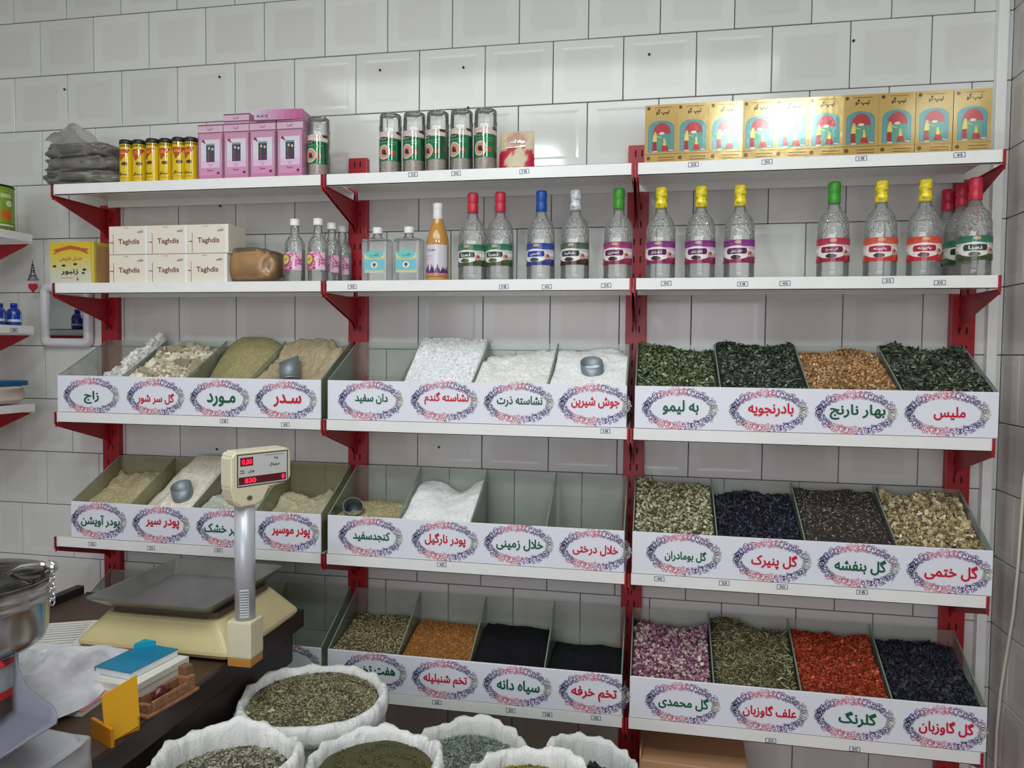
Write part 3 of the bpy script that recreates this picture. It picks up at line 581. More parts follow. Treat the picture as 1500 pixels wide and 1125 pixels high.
# scoops
def scoop(l,b,px,py,Y,label,rot,r=.036,h=.085):
    t=thing('metal_scoop',label,'scoop',tuple(at(px,py,Y)),0,'tin scoops in the bins')
    mb=MB(); n=28; v=[];f=[]
    for layer,rr in ((0,r),(1,r-.0018)):
        for j,zz in enumerate((0,.5,1)):
            for k in range(n):
                a=2*math.pi*k/n; top=h*(1-.35*(.5+.5*math.cos(a))); v.append((rr*math.cos(a),rr*math.sin(a),-h*.5+ (top)*zz))
    for j in range(2):
        for k in range(n):
            k2=(k+1)%n; f.append((j*n+k,j*n+k2,(j+1)*n+k2,(j+1)*n+k)); o=3*n; f.append((o+j*n+k2,o+j*n+k,o+(j+1)*n+k,o+(j+1)*n+k2))
    for k in range(n): k2=(k+1)%n; f.append((2*n+k,2*n+k2,5*n+k2,5*n+k))
    f.append(tuple(range(n-1,-1,-1))); f.append(tuple(3*n+k for k in range(n)))
    mb.add(v,f,None,True); o=mb.build('cup',m_zinc,t); o.rotation_euler=rot
    e=MB().lathe([(r+.0006,0),(r+.0016,.002),(r+.0006,.004)],28,cap=False).build('rim_bead',m_zinc,o,(0,0,-h*.5))
scoop(2,0,424,538,-.17,'dull tin scoop stuck in the beige sidr powder',(math.radians(18),math.radians(-14),-1.9),.035,.10)
scoop(2,1,868,543,-.20,'tin scoop standing in the white baking soda',(math.radians(8),math.radians(6),-1.3),.037,.088)
scoop(3,0,267,722,-.255,'tin scoop in the cream garlic powder',(math.radians(10),0,-1.2),.036,.085)
scoop(3,1,518,744,-.22,'tin scoop lying on the sesame seeds',(math.radians(60),math.radians(-30),.6),.034,.085)
# ---------------- goods on the shelves ----------------
Z1,Z2=ZS[0]+.0005,ZS[1]+.0005
# large distillate bottles
def bottle_label(c1,c2,badge,fruit,txt):
    R=.0468; h0,h1=.047,.117; w=.066
    it=grad(-w,h0,w,h1,[c2,c2,(228,222,214),(232,226,220),c1,c1],7)
    it+=[('e',-.006,.078,.046,.021,(232,226,222)),('p',[(-w,h0),(w,h0),(w,h0+.02),(.03,h0+.006),(-.02,h0+.004),(-w,h0+.010)],c2),('e',0,.110,.010,.005,(196,160,132)),
      ('r',-.030,.074,.022,.092,badge),('e',-.030,.083,.005,.009,badge),('e',.022,.083,.005,.009,badge),('t',txt,-.004,.083,.034,.011,(236,232,240)),
      ('e',-.006,.064,.015,.0065,fruit),('e',-.010,.066,.006,.005,tuple(v*.7 for v in fruit)),('e',.036,.074,.008,.010,(206,150,140)),('e',.038,.076,.004,.004,(120,60,60))]
    return prints(it,R)
def cap_prof(): return [(.0172,.224),(.0182,.226),(.0180,.248),(.0162,.2525),(.0162,.2545),(.0178,.258),(.0180,.284),(.0160,.2895),(.0,.290)]
BODY=[(0.0, 0.002), (0.0318, 0.001), (0.0424, 0.003), (0.04579, 0.008), (0.04579, 0.022), (0.04516, 0.026), (0.04579, 0.03), (0.04579, 0.128), (0.04431, 0.131), (0.04579, 0.135), (0.04431, 0.14), (0.04537, 0.145)]
SHO=[(0.04537, 0.145), (0.04494, 0.155), (0.04346, 0.165), (0.04007, 0.178), (0.03498, 0.19), (0.02809, 0.199), (0.02279, 0.205)]
NECK=[(.0228,.205),(.0192,.2085),(.0192,.213),(.0176,.216),(.0160,.223),(.0150,.226)]
def mk_bottle(label,loc,capcol,lab,capname,speck=None,tint=None):
    t=thing('distillate_bottle',label,'bottle',loc,0,'large distillate bottles')
    MB().lathe(BODY,28,cap=False).build('body',m_bottle,t); MB().lathe(SHO,28,cap=False).build('shoulder',m_emb,t); MB().lathe(NECK,20,cap=False).build('neck',m_bottle,t)
    cm=mat('cap_'+capname,capcol,.35,var=.55 if speck else .12,vscale=90 if speck else 30,bump=.5,bscale=140)
    MB().lathe(cap_prof(),20).build('cap',cm,t); put('label',lab,t,None,(0,0,math.radians(-11))); return t
LB={k:bottle_label(*v).mesh('label',m_gloss) for k,v in {
 'green':((40,112,82),(54,78,44),(38,66,46),(96,110,66),'نعنا'),'brown':((70,92,74),(58,34,34),(44,60,46),(70,40,40),'شاتره'),'blue':((46,66,150),(52,52,130),(28,58,156),(64,92,84),'کاسنی'),
 'magenta':((150,48,104),(140,28,72),(92,26,70),(66,30,50),'نسترن'),'purple':((128,44,128),(140,30,84),(92,28,82),(80,26,50),'عرق زنیان'),'crimson':((176,40,70),(160,26,48),(120,20,50),(60,40,50),'گل سرخ'),
 'orange':((206,84,54),(196,54,34),(170,26,62),(90,50,60),'بابونه'),'red':((208,70,48),(196,36,46),(176,24,50),(120,60,60),'بابونه')}.items()}
RC,YC,BC,GC,WC=(200,40,66),(226,206,40),(16,78,166),(58,150,40),(200,200,204)
bl=[(692,RC,'red','green','clear bottle with red cap and green label, left one of the touching pair'),(732,RC,'red','green','clear bottle with red cap and green label, right one of the touching pair'),(792,BC,'blue','blue','clear bottle with blue cap and blue label'),
(842,WC,'speckled','brown','clear bottle with black-speckled white cap and dark green label'),(905,GC,'green','magenta','green-capped bottle with magenta label left of the red post'),(967,YC,'yellow','purple','yellow-capped bottle with purple label, first right of the red post'),
(1025,YC,'yellow','purple','yellow-capped bottle with purple label, second right of the post'),(1082,YC,'yellow','purple','yellow-capped bottle with purple label, third right of the post'),(1219,GC,'green','crimson','green-capped bottle with crimson label, alone in the right bay'),
(1288,YC,'yellow','orange','yellow-capped bottle with orange label turned to the right'),(1352,YC,'yellow','red','yellow-capped bottle with red label facing front'),(1425,RC,'red','green','red-capped bottle with green label at the right shelf end, in front')]
for px,cc,cn,lb,lab in bl:
    Y=-.235; t=mk_bottle(lab,(X(px,Y,400),Y,Z2),cc,LB[lb],cn,speck=cn in('yellow','speckled'))
for px,Y,lab in ((1408,-.148,'red-capped bottle half hidden, middle of the three at the shelf end'),(1387,-.080,'red-capped bottle mostly hidden, rearmost at the shelf end')):
    mk_bottle(lab,(X(px,Y,400)-.004,Y,Z2),RC,LB['green'],'red')
# amber saffron bottle
t=thing('syrup_bottle','amber syrup bottle with white neck sleeve and crocus label','bottle',(X(641,-.22,400),-.22,Z2))
MB().lathe([(0,.001),(.036,.001),(.0385,.006),(.0385,.125),(.037,.14),(.031,.165),(.024,.185),(.0195,.198),(.0175,.21),(.0165,.215)],28).build('body',m_amber,t)
MB().lathe([(.0172,.206),(.0176,.208),(.0160,.24),(.0158,.243),(.0165,.245),(.0165,.262),(.0,.264)],20).build('neck_sleeve',mat('sleeve_white',(232,230,232),.35),t)
it=[('r',-.054,.022,.054,.122,(214,206,216)),('l',[(-.03,.116),(-.028,.104),(-.02,.102),(-.012,.108)],.003,(70,60,90)),('t','زعفران',.0,.104,.024,.010,(70,60,90)),('l',[(-.03,.084),(.0,.084)],.0015,(150,140,150)),('l',[(-.03,.074),(-.01,.074)],.0015,(150,140,150))]
rr=random.Random(4)
for k in range(16):
    x=-.05+.0066*k; it.append(('p',[(x-.006,.022),(x+.007,.022),(x+.004+rr.uniform(-.004,.004),.040+rr.uniform(0,.022))],rr.choice([(104,60,134),(134,84,164),(84,44,104),(60,40,80)])))
it.append(('r',-.054,.018,.054,.028,(196,120,110)))
put('label',prints(it,.0388).mesh('label',m_gloss),t,None,(0,0,-.2))
# rectangular blue-labelled bottles
base=None
for px,lab in ((553,'square clear bottle with light blue label beside the red post'),(599,'square clear bottle with light blue label, second from the red post')):
    Y=-.20; loc=(X(px,Y,400),Y,Z2)
    if base is None:
        base=t=thing('square_bottle',lab,'bottle',loc,0,'square bottles with light blue labels')
        MB().bevbox(-.046,.046,-.030,.030,.001,.150,.010,seg=3).build('body',m_bottle,t); MB().lathe([(.030,.149),(.02,.155),(.0145,.160),(.0145,.172)],20,cap=False).build('neck',m_bottle,t)
        MB().lathe([(.0165,.168),(.017,.170),(.0165,.190),(0,.192)],20).build('cap',mat('cap_white',(240,240,238),.4),t)
        it=[('r',-.036,.034,.036,.100,(196,216,206)),('r',-.036,.042,.036,.078,(118,190,206)),('r',-.036,.079,.036,.083,(214,196,110)),('r',-.036,.037,.036,.041,(214,196,110)),('e',0,.096,.032,.014,(120,196,190)),('t','گلاب',0,.093,.030,.010,(50,110,120)),('e',0,.060,.012,.011,(232,232,214)),('p',[(-.007,.062),(0,.068),(.007,.062),(.0,.050)],(120,110,70)),('e',-.003,.062,.002,.003,(60,60,70)),('e',.004,.062,.002,.003,(60,60,70))]
        put('label',prints(it).mesh('label',m_gloss),t,(0,-.0302,0))
    else: dup(base,loc,lab)
# rosewater bottles
base=None
for px,Y,lab in ((432,-.235,'rosewater bottle with pink label next to the bread bag'),(466,-.235,'rosewater bottle with pink label, second and front beside the red post'),(486,-.150,'rosewater bottle half hidden, third in the pink-labelled row'),(501,-.085,'rosewater bottle rearmost in the pink-labelled row by the post')):
    loc=(X(px,Y,400),Y,Z2)
    if base is None:
        base=t=thing('rosewater_bottle',lab,'bottle',loc,0,'pink-labelled rosewater bottles')
        MB().lathe([(0,.002),(.030,.002),(.0345,.008),(.0345,.115),(.033,.122)],26,cap=False).build('body',m_bottle,t)
        MB().lathe([(.033,.122),(.034,.127),(.032,.140),(.025,.152),(.0165,.163),(.0140,.172)],26,cap=False).build('shoulder',m_emb,t)
        MB().lathe([(.0140,.172),(.0142,.185),(.0125,.2)],20,cap=False).build('neck',m_bottle,t); MB().lathe([(.0162,.196),(.0165,.198),(.0160,.219),(.0,.221)],22).build('cap',mat('cap_white',(240,240,238),.4),t)
        it=[('r',-.046,.042,.046,.102,(236,190,212))]
        for k in range(90): it.append(('e',rr.uniform(-.045,.045),rr.uniform(.044,.1),.0026,.0026,rr.choice([(214,80,146),(190,50,120),(240,160,196),(170,90,170)])))
        it+=[('e',-.012,.078,.019,.021,(170,96,66)),('e',-.012,.078,.015,.016,(226,190,104)),('t','گلاب',-.012,.078,.018,.010,(120,70,30)),('r',-.030,.045,.012,.053,(190,40,110)),('t','گلاب',-.008,.049,.026,.006,(240,220,230))]
        put('label',prints(it,.0350,dl=.00004).mesh('label',m_gloss),t,None,(0,0,-.15))
    else: dup(base,loc,lab)
# cream sweet boxes
base=None
def sweet_box(): 
    t=thing('sweet_box','','box',(0,0,0),0,'white sweet boxes stacked two high')
    MB().bevbox(-.078,.078,0,.11,0,.100,.0012,seg=1).build('carton',mat('cream_carton',(228,220,204),.5),t)
    it=[('l',[(-.060,.072),(-.060,.004)],.002,(140,80,50)),('t','Taghdis',.002,.043,.084,.024,(126,70,44)),('l',[(-.074,.042),(-.064,.043),(-.062,.040)],.003,(140,90,60)),('t','تقدیس',.048,.080,.024,.012,(110,80,60)),('l',[(-.016,.094),(.0,.094)],.002,(170,140,110)),('r',.066,.001,.078,.099,(236,234,230)),('l',[(-.076,.001),(.076,.001)],.0012,(180,160,140))]
    put('printed_front',prints(it).mesh('printed_front',m_print),t); return t
for r_,cols in enumerate((((160,217),(218,274),(276,330)),((160,217),(218,274),(276,334)))):
    for k,(a,b) in enumerate(cols):
        Y=-.285; xa,xb=X(a,Y,392),X(b,Y,392); loc=((xa+xb)/2,Y,Z2+.1008*r_)
        lab=f'cream sweet box with brown lettering, {["left","middle","right"][k]} one of the {["lower","upper"][r_]} row'
        if base is None: base=sweet_box(); base.location=loc; base['label']=lab; sx=(xb-xa)/.157; 
        else: dup(base,loc,lab)
t=[o for o in C.objects if o.name.startswith('sweet_box')]
# yellow honey box
t=thing('honey_box','yellow and white printed box with an orange ribbon at the shelf end','box',(X(74,-.275,400),-.275,Z2),math.radians(-3))
MB().bevbox(0,.188,0,.20,0,.150,.0015,seg=1).build('carton',mat('yellow_carton',(206,184,64),.5),t)
it=grad(0,0,.178,.15,[(206,206,190),(206,204,176),(208,196,110),(214,186,50),(214,178,30)],10)+[('p',[(.012,.105),(.03,.112),(.05,.118),(.09,.124),(.13,.118),(.15,.110),(.17,.104),(.16,.116),(.17,.124),(.14,.128),(.09,.138),(.04,.128),(.015,.124),(.025,.116)],(176,92,52)),('t','عسل طبیعی',.09,.090,.100,.018,(188,120,60)),('t','زنبور',.085,.042,.075,.020,(36,34,34)),
 ('e',.02,.064,.008,.004,(40,36,30)),('e',.06,.066,.008,.004,(40,36,30)),('e',.11,.070,.008,.004,(40,36,30)),('e',.15,.050,.008,.004,(40,36,30)),('e',.145,.038,.007,.003,(40,36,30)),('l',[(.05,.022),(.1,.022)],.0015,(150,140,120)),('p',[(.115,.012),(.125,.012),(.12,.026)],(196,70,50))]
put('printed_front',prints(it).mesh('printed_front',m_print),t,(0,-.0002,0))
sd=prints([('r',.012,.005,.13,.138,(176,134,96)),('r',.15,.01,.19,.14,(134,78,50)),('r',0,.138,.2,.15,(196,176,50)),('t','عسل',.10,.128,.08,.012,(90,60,30))]).mesh('printed_side',m_print); put('printed_side',sd,t,(.1882,0,0),(0,0,math.pi/2))
# bread bag
def blob(rx,ry,rz,seed,n=26,amp=.18,pw=.6):
    r_=np.random.default_rng(seed); ph=r_.uniform(0,6,12); v=[];f=[]
    for i in range(n+1):
        th=math.pi*i/n
        for k in range(n*2):
            a=math.pi*k/n; d=(math.sin(th)*math.cos(a),math.sin(th)*math.sin(a),-math.cos(th)); s=lambda q:math.copysign(abs(q)**pw,q)
            w_=1+amp*(math.sin(3*d[0]*2+ph[0])*math.sin(4*d[2]*2+ph[1])+.5*math.sin(9*d[0]+ph[2]+5*d[1])*math.sin(8*d[2]+ph[3])+.25*math.sin(19*d[0]+ph[4])*math.sin(17*d[2]+ph[5]+9*d[1]))
            v.append((rx*s(d[0])*w_,ry*s(d[1])*w_,rz*s(d[2])*(w_ if d[2]>0 else 1)))
    m=n*2
    for i in range(n):
        for k in range(m): f.append((i*m+k,i*m+(k+1)%m,(i+1)*m+(k+1)%m,(i+1)*m+k))
    return MB().add(v,f,None,True)
Y=-.2; t=thing('bread_bag','golden brown flat bread in a clear plastic bag beside sweet boxes','bread bag',(X(372,Y,400),Y,Z2+.062))
blob(.098,.058,.052,3,amp=.05,pw=.5).build('loaf',mat('bread_crust',(206,150,84),.6,var=.2,vscale=20),t)
blob(.112,.070,.062,5,amp=.08,pw=.5).build('bag',clear('bread_film',(246,240,228),(216,204,184),.5,.2,bump=.8,bscale=22,dirt_haze=.22,dcol=(200,180,150)),t)
# stacked grey plastic bags, top shelf left
def sheetpile(t,x0,x1,y0,y1,zs,seed,m,nm):
    for i,(za,zb,ins) in enumerate(zs):
        b=blob((x1-x0)/2-ins,(y1-y0)/2,(zb-za)/2,seed+i,n=22,amp=.11,pw=.55); b.build(nm,m,t,((x0+x1)/2-ins*.3,(y0+y1)/2,(za+zb)/2))
xa,xb=X(84,-.2,240),X(178,-.2,240)
t=thing('plastic_bag_pile','pile of crumpled grey translucent plastic bags on the top shelf','plastic bags',(0,0,Z1))
mg=mat('dark_goods',(84,82,84),.7,var=.3,vscale=30,bump=.6,bscale=50)
mfilm=clear('grey_film',(222,222,214),(160,160,152),.5,.25,bump=.9,bscale=40,dirt_haze=.5,dcol=(182,178,166))
sheetpile(t,xa,xb,-.28,-.06,[(0.004,.052,.012),(.05,.098,.008),(.098,.142,.022)],20,mg,'packed_goods')
sheetpile(t,xa,xb,-.29,-.05,[(0.001,.060,-.006),(.046,.110,-.010),(.094,.158,.004)],40,mfilm,'bag_film')
mb=MB(); xs_=[];v=[];f=[]; nn_=18
for i in range(nn_):
    for j in range(nn_):
        u,v_=i/(nn_-1),j/(nn_-1); h=.155+.085*math.exp(-((u-.28)**2*16+(v_-.4)**2*5))+.012*math.sin(13*u+5*v_)*math.sin(9*v_+2); v.append((xa+.01+(xb-xa-.01)*u*.96,-.27+.2*v_,h-.05*max(0,u-.5)))
for i in range(nn_-1):
    for j in range(nn_-1): f.append((i*nn_+j,(i+1)*nn_+j,(i+1)*nn_+j+1,i*nn_+j+1))
mb.add(v,f,None,True); mb.build('loose_sheet',mfilm,t)
# yellow spice cans
base=None
for k in range(6):
    px=[186,205,225,244,263,281][k]; Y=-.24+(.006 if k%2 else 0); loc=(X(px,Y,250),Y,Z1); lab='yellow cylindrical can with black lid, '+['leftmost, against the grey bags','second from the grey bags','third from the grey bags','third from the pink boxes','second from the pink boxes','rightmost, touching the pink box'][k]
    if base is None:
        base=t=thing('yellow_can',lab,'can',loc,0,'yellow cans with black lids'); R=.0235
        MB().lathe([(0,.002),(R,.002),(R,.148)],24,cap=False).build('can_body',mat('can_yellow',(226,190,20),.3),t)
        MB().lathe([(0,0),(R+.0008,0),(R+.0008,.010),(R,.011)],24).build('base_ring',m_black,t); MB().lathe([(R,.144),(R+.0012,.145),(R+.0012,.158),(R-.002,.161),(0,.161)],24).build('lid',m_black,t)
        it=[('r',-.036,.011,.036,.144,(224,188,18))]+[('r',-.034+.006*q,.134,-.0305+.006*q,.142,(40,34,20)) for q in range(12)]+[('p',[(-.020,.124),(.024,.124),(-.006,.086)],(196,70,26)),('l',[(-.020,.124),(.024,.124),(-.006,.086),(-.020,.124)],.0025,(150,40,20)),('t','نمک',.0,.114,.022,.011,(240,190,60)),('e',.006,.074,.011,.006,(90,60,20)),('e',.010,.077,.006,.004,(60,36,16)),('t','سماق',.0,.038,.032,.013,(40,30,20)),('l',[(-.018,.024),(.018,.024)],.002,(180,140,20))]
        put('label',prints(it,R,dl=.00005).mesh('label',m_gloss),t)
    else: dup(base,loc,lab,rz=[0,.25,-.3,.1,.3,-.1][k])
# pink boxes
def pinkfront(wd,h):
    it=grad(-wd/2,0,wd/2,h,[(196,120,160),(206,152,182),(214,182,200),(206,166,186),(200,142,168)],8)
    it+=[('r',-wd/2,0,-wd/2+.004,h,(160,90,130)),('r',wd/2-.004,0,wd/2,h,(160,90,130))]
    it+=[('r',-wd/2+.008,.018,wd/2-.008,h-.016,(196,150,172))]+grad(-wd/2+.012,.020,wd/2-.012,h-.018,[(206,120,170),(224,200,222),(214,216,226),(226,204,220)],5)
    it+=[('r',-.016,h*.40,.016,h*.80,(60,70,80)),('p',[(-.012,h*.42),(-.004,h*.42),(-.006,h*.68)],(150,60,70)),('p',[(.002,h*.42),(.013,h*.42),(.008,h*.66)],(90,60,100)),('e',-.005,h*.70,.004,.005,(214,180,160)),('e',.008,h*.68,.004,.005,(214,180,160)),('e',-.009,h*.60,.004,.006,(70,110,90)),('r',-.016,h*.76,.016,h*.80,(120,150,160)),
      ('p',[(-.012,h*.36),(.012,h*.36),(0,h*.28)],(206,170,196)),('t','حنا',0,h*.23,.022,.008,(130,50,90)),('e',-wd/2+.02,h*.86,.006,.005,(130,70,100)),('e',wd/2-.018,h*.16,.006,.005,(120,50,90)),('e',-wd/2+.026,h*.82,.003,.003,(90,60,80))]
    for q in range(14): it+=[('r',-wd/2+.0015,.012+q*(h-.024)/14,-wd/2+.0035,.016+q*(h-.024)/14,(110,110,100)),('r',wd/2-.0035,.012+q*(h-.024)/14,wd/2-.0015,.016+q*(h-.024)/14,(110,110,100))]
    return it
def pinkband(wd,h): 
    it=[('r',-wd/2,0,wd/2,h,(214,176,196)),('r',-wd/2,.002,wd/2,.006,(120,80,104)),('r',-wd/2,h-.006,wd/2,h-.002,(120,80,104)),('t','کتیرا',0,h/2,wd*.22,h*.34,(150,110,140))]
    return it
m_pink=mat('pink_carton',(204,150,176),.45); PW=.095; PH=.158
t=thing('pink_box','','box',(0,0,0),0,'pink decorated cartons')
MB().bevbox(-PW/2,PW/2,0,.075,0,PH,.001,seg=1).build('carton',m_pink,t); MB().bevbox(-PW/2-.0004,PW/2+.0004,-.001,.0755,PH,PH+.036,.001,seg=1).build('lid',m_pink,t)
put('printed_front',prints(pinkfront(PW,PH),dl=.00004).mesh('printed_front',m_gloss),t,(0,-.0002,0)); put('printed_band',prints(pinkband(PW,.034)).mesh('printed_band',m_gloss),t,(0,-.0012,PH+.001))
pb=t; Y=-.275
for k,(a,b) in enumerate(((290,327),(328,365),(366,404),(405,445))):
    loc=((X(a,Y,240)+X(b,Y,240))/2,Y,Z1); lab='upright pink box with a central picture, '+['leftmost, beside the yellow cans','second from the left','third from the left','rightmost, beside the oat jar'][k]
    if k==0: t.location=loc; t['label']=lab
    else: dup(pb,loc,lab)
    if k==1: l1=loc
    if k==2: l2=loc
    if k==3: l3=loc
t=thing('flat_pink_box','small pink box lying flat on the second upright box','box',(l1[0],Y,Z1+PH+.0365),0,'pink decorated cartons'); MB().bevbox(-PW/2,PW/2,0,.12,0,.032,.001,seg=1).build('carton',m_pink,t)
put('printed_band',prints(pinkband(PW,.031)).mesh('printed_band',m_gloss),t,(0,-.0002,.0005))
t=thing('flat_pink_box','long magenta-shaded pink box lying across two upright boxes','box',((l2[0]+l3[0])/2+.012,Y-.01,Z1+PH+.0365),math.radians(4),'pink decorated cartons'); MB().bevbox(-.085,.085,0,.10,0,.034,.001,seg=1).build('carton',m_pink,t)
put('printed_side',prints([('r',-.085+.17*q/8,0,-.085+.17*(q+1)/8,.034,tuple(a*(1-q/7)+b*q/7 for a,b in zip((206,184,206),(186,84,138)))) for q in range(8)]+[('t','BLACK',-.055,.012,.04,.009,(80,40,80))],dl=.00004).mesh('printed_side',m_gloss),t,(0,-.0003,0))
# oat jars
base=None
for k,(px,lab) in enumerate(((467,'oat jar standing alone beside the pink boxes'),(572,'oat jar, leftmost of the five in a row'),(607,'oat jar, second of the five in a row'),(641,'oat jar, middle of the five in a row'),(676,'oat jar, fourth of the five in a row'),(711,'oat jar, rightmost of the five, beside the red pouch'))):
    Y=-.235; loc=(X(px,Y,240),Y,Z1)
    if base is None:
        base=t=thing('oat_jar',lab,'jar',loc,0,'clear oat jars with green labels'); R=.0375
        MB().lathe([(0,.001),(R-.003,.001),(R,.006),(R,.150),(R-.001,.156)],28,cap=False).build('jar_body',m_jar,t)
        MB().lathe([(R-.001,.156),(R+.0008,.157),(R+.0008,.163),(R-.0005,.166),(R-.001,.200),(R-.004,.204),(0,.204)],28,cap=False).build('lid',m_jar,t)
        n=2600; a=RNG.uniform(0,2*math.pi,n); z=RNG.uniform(.006,.138,n); R2=R-.0035; pos=np.stack([R2*np.cos(a),R2*np.sin(a),z],-1); n2=500; rr2=R2*np.sqrt(RNG.random(n2)); a2=RNG.uniform(0,6.283,n2)
        pos=np.concatenate([pos,np.stack([rr2*np.cos(a2),rr2*np.sin(a2),np.full(n2,.140)],-1)])
        V,pp,c=flakes(pos,LEAF,.0030,1.2,[(236,224,208),(244,236,224),(214,194,172),(222,196,180)],.08,.2)
        core=MB().lathe([(0,.004),(R2-.0005,.004),(R2-.0005,.139),(0,.139)],24); cv=np.array(core.v); q=[np.array([f for f in core.f if len(f)==4])]
        parts=[(cv,q,np.tile(np.array(lin((224,210,192))[:3]),(len(cv),1)),True),(V,pp,c,False)]
        o=put('oats',merged('oats',parts,m_leaf),t); o['kind']='stuff'
        it=[('r',-.052,.118,.050,.142,(214,200,192)),('l',[(-.034,.134),(.0,.137),(.034,.134)],.003,(150,90,80)),('p',[(.026,.142),(.050,.142),(.050,.132),(.032,.134)],(80,30,40)),('r',-.052,.046,.050,.120,(18,112,66)),('r',.034,.046,.052,.118,(16,70,46)),('p',[(-.034,.114),(-.03,.126),(0,.122),(.0,.112)],(40,50,40)),('t','جو پرک',-.016,.118,.026,.009,(190,190,170)),('e',-.014,.074,.023,.024,(214,200,176)),('e',-.014,.074,.019,.020,(196,150,130)),('e',-.014,.074,.008,.009,(84,24,24)),('e',-.018,.078,.004,.004,(150,30,30)),('e',-.008,.068,.004,.004,(60,30,24)),('e',.018,.070,.007,.008,(196,60,50)),('l',[(-.03,.106),(.03,.106)],.0015,(120,180,140)),('l',[(.0,.098),(.026,.098)],.002,(90,160,110))]
        put('label',prints(it,R+.0004,dl=.00008).mesh('label',m_gloss),t)
    else: dup(base,loc,lab,rz=[0,.1,-.05,-.35,-.1,.1][k])
# red pouch
t=thing('snack_pouch','cream and red stand-up pouch next to the oat jars','pouch',(X(757,-.22,240),-.22,Z1),0)
mb=MB(); v=[];f=[]; n1,n2=14,14
for s in (-1,1):
    for i in range(n1+1):
        for j in range(n2+1):
            u,q=i/n1,j/n2; th=.028*math.sin(math.pi*min(u,1-u)*1.0+.0)**.6*(1-q)**.55 if 0<i<n1 else 0
            v.append(((u-.5)*.118*(1-.03*q),s*(th+.0006),.001+q*.136))
    o=0 if s==-1 else (n1+1)*(n2+1)
    for i in range(n1):
        for j in range(n2): a=o+i*(n2+1)+j; f.append((a,a+n2+1,a+n2+2,a+1))
def pc(x,z):
    if z<.088-.9*abs(x)**1.3*1.0 and not ((x+.018)**2/.016**2+(z-.034)**2/.026**2<1 or (x-.014)**2/.02**2+(z-.046)**2/.036**2<1): return (186,26,60)
    if (x**2/.034**2+(z-.108)**2/.022**2)<1: return (196,150,130)
    return (206,192,160)
mb.add(v,f,None,True); mb.c=[lin(pc(p[0],p[2])) for p in mb.v]; mb.build('pouch_body',m_print,t)
put('printed_name',prints([('t','جوانه گندم',.004,.098,.05,.014,(40,60,50)),('l',[(-.03,.080),(.03,.084)],.002,(220,180,180))]).mesh('printed_name',m_gloss),t,(0,-.019,0))
# gold boxes
def goldfront(w_,h):
    g=(186,154,86); it=[('r',-w_/2,0,w_/2,h,g)]
    a0=w_/2-.010; arch=[(-a0,h*.19),(a0,h*.19),(a0,h*.60)]+[(a0*math.cos(q),h*.60+h*.13*math.sin(q)) for q in np.linspace(.15,math.pi-.15,12)]+[(-a0,h*.60)]
    it+=[('p',arch,(84,138,142)),('r',-a0+.004,h*.19,-a0+.010,h*.62,(96,146,150)),('r',a0-.010,h*.19,a0-.004,h*.62,(96,146,150)),('r',-.022,h*.19,.026,h*.5,(88,146,126)),
     ('p',[(-.024,h*.50)]+[(.002+.026*math.cos(q),h*.52+h*.17*math.sin(q)) for q in np.linspace(math.pi,0,12)]+[(.028,h*.50)],(170,50,56)),('e',.002,h*.51,.008,.004,(230,200,190)),
     ('p',[(-.026,h*.22),(-.012,h*.22),(-.014,h*.38),(-.025,h*.38)],(160,34,40)),('p',[(-.026,h*.37),(-.012,h*.37),(-.014,h*.49),(-.023,h*.49)],(222,196,80)),('e',-.018,h*.51,.004,.005,(214,170,130)),('l',[(-.014,h*.46),(.0,h*.44)],.002,(222,196,80)),
     ('p',[(.000,h*.21),(.024,h*.21),(.018,h*.31),(.004,h*.31)],(180,40,44)),('p',[(.006,h*.30),(.016,h*.30),(.013,h*.38),(.008,h*.38)],(222,190,80)),('e',.010,h*.40,.0035,.004,(214,170,130)),('l',[(.024,h*.22),(.036,h*.21)],.003,(226,200,190)),('l',[(-.024,h*.20),(-.012,h*.20)],.003,(230,210,190)),
     ('t','تیپ گو',.004,h*.87,.040,.020,(30,24,22)),('l',[(-.02,h*.95),(.03,h*.95)],.0018,(150,80,40)),('e',-w_/2+.011,h*.94,.005,.005,(80,50,26)),('e',-w_/2+.012,h*.09,.006,.006,(110,70,30)),('l',[(-.008,h*.10),(w_/2-.01,h*.10)],.0018,(120,70,30)),('l',[(-.008,h*.055),(w_/2-.01,h*.055)],.0018,(130,80,36)),('r',-w_/2,h*.155,w_/2,h*.165,(170,120,50))]
    return it
ge=[(945,992,152),(993,1037,150),(1040,1086,149),(1089,1135,147),(1137,1183,146),(1185,1233,142),(1235,1285,139),(1287,1339,136),(1341,1394,132),(1396,1451,128)]
GW,GH=.0985,.178; gb=None; Y=-.285
ordw=['leftmost, beside the red post','second from the left','third from the left','fourth from the left','fifth from the left','fifth from the right','fourth from the right','third from the right','second from the right','rightmost, nearest the corner']
for k,(a,b,c) in enumerate(ge):
    xa,xb=X(a,Y,200),X(b,Y,200); loc=((xa+xb)/2,Y,Z1+.0005); lab='gold carton with a teal arch picture, '+ordw[k]; rz=[-.02,.015,.02,-.03,-.01,-.02,.01,.015,0,-.01][k]
    if gb is None:
        gb=t=thing('gold_box',lab,'box',loc,rz,'gold cartons on the top right shelf')
        MB().bevbox(-GW/2,GW/2,0,.045,0,GH,.001,seg=1).build('carton',mat('gold_carton',(150,116,56),.35,metal=.3),t); put('printed_front',prints(goldfront(GW,GH),dl=.00005).mesh('printed_front',m_foil),t,(0,-.0002,0))
    else: dup(gb,loc,lab,rz)
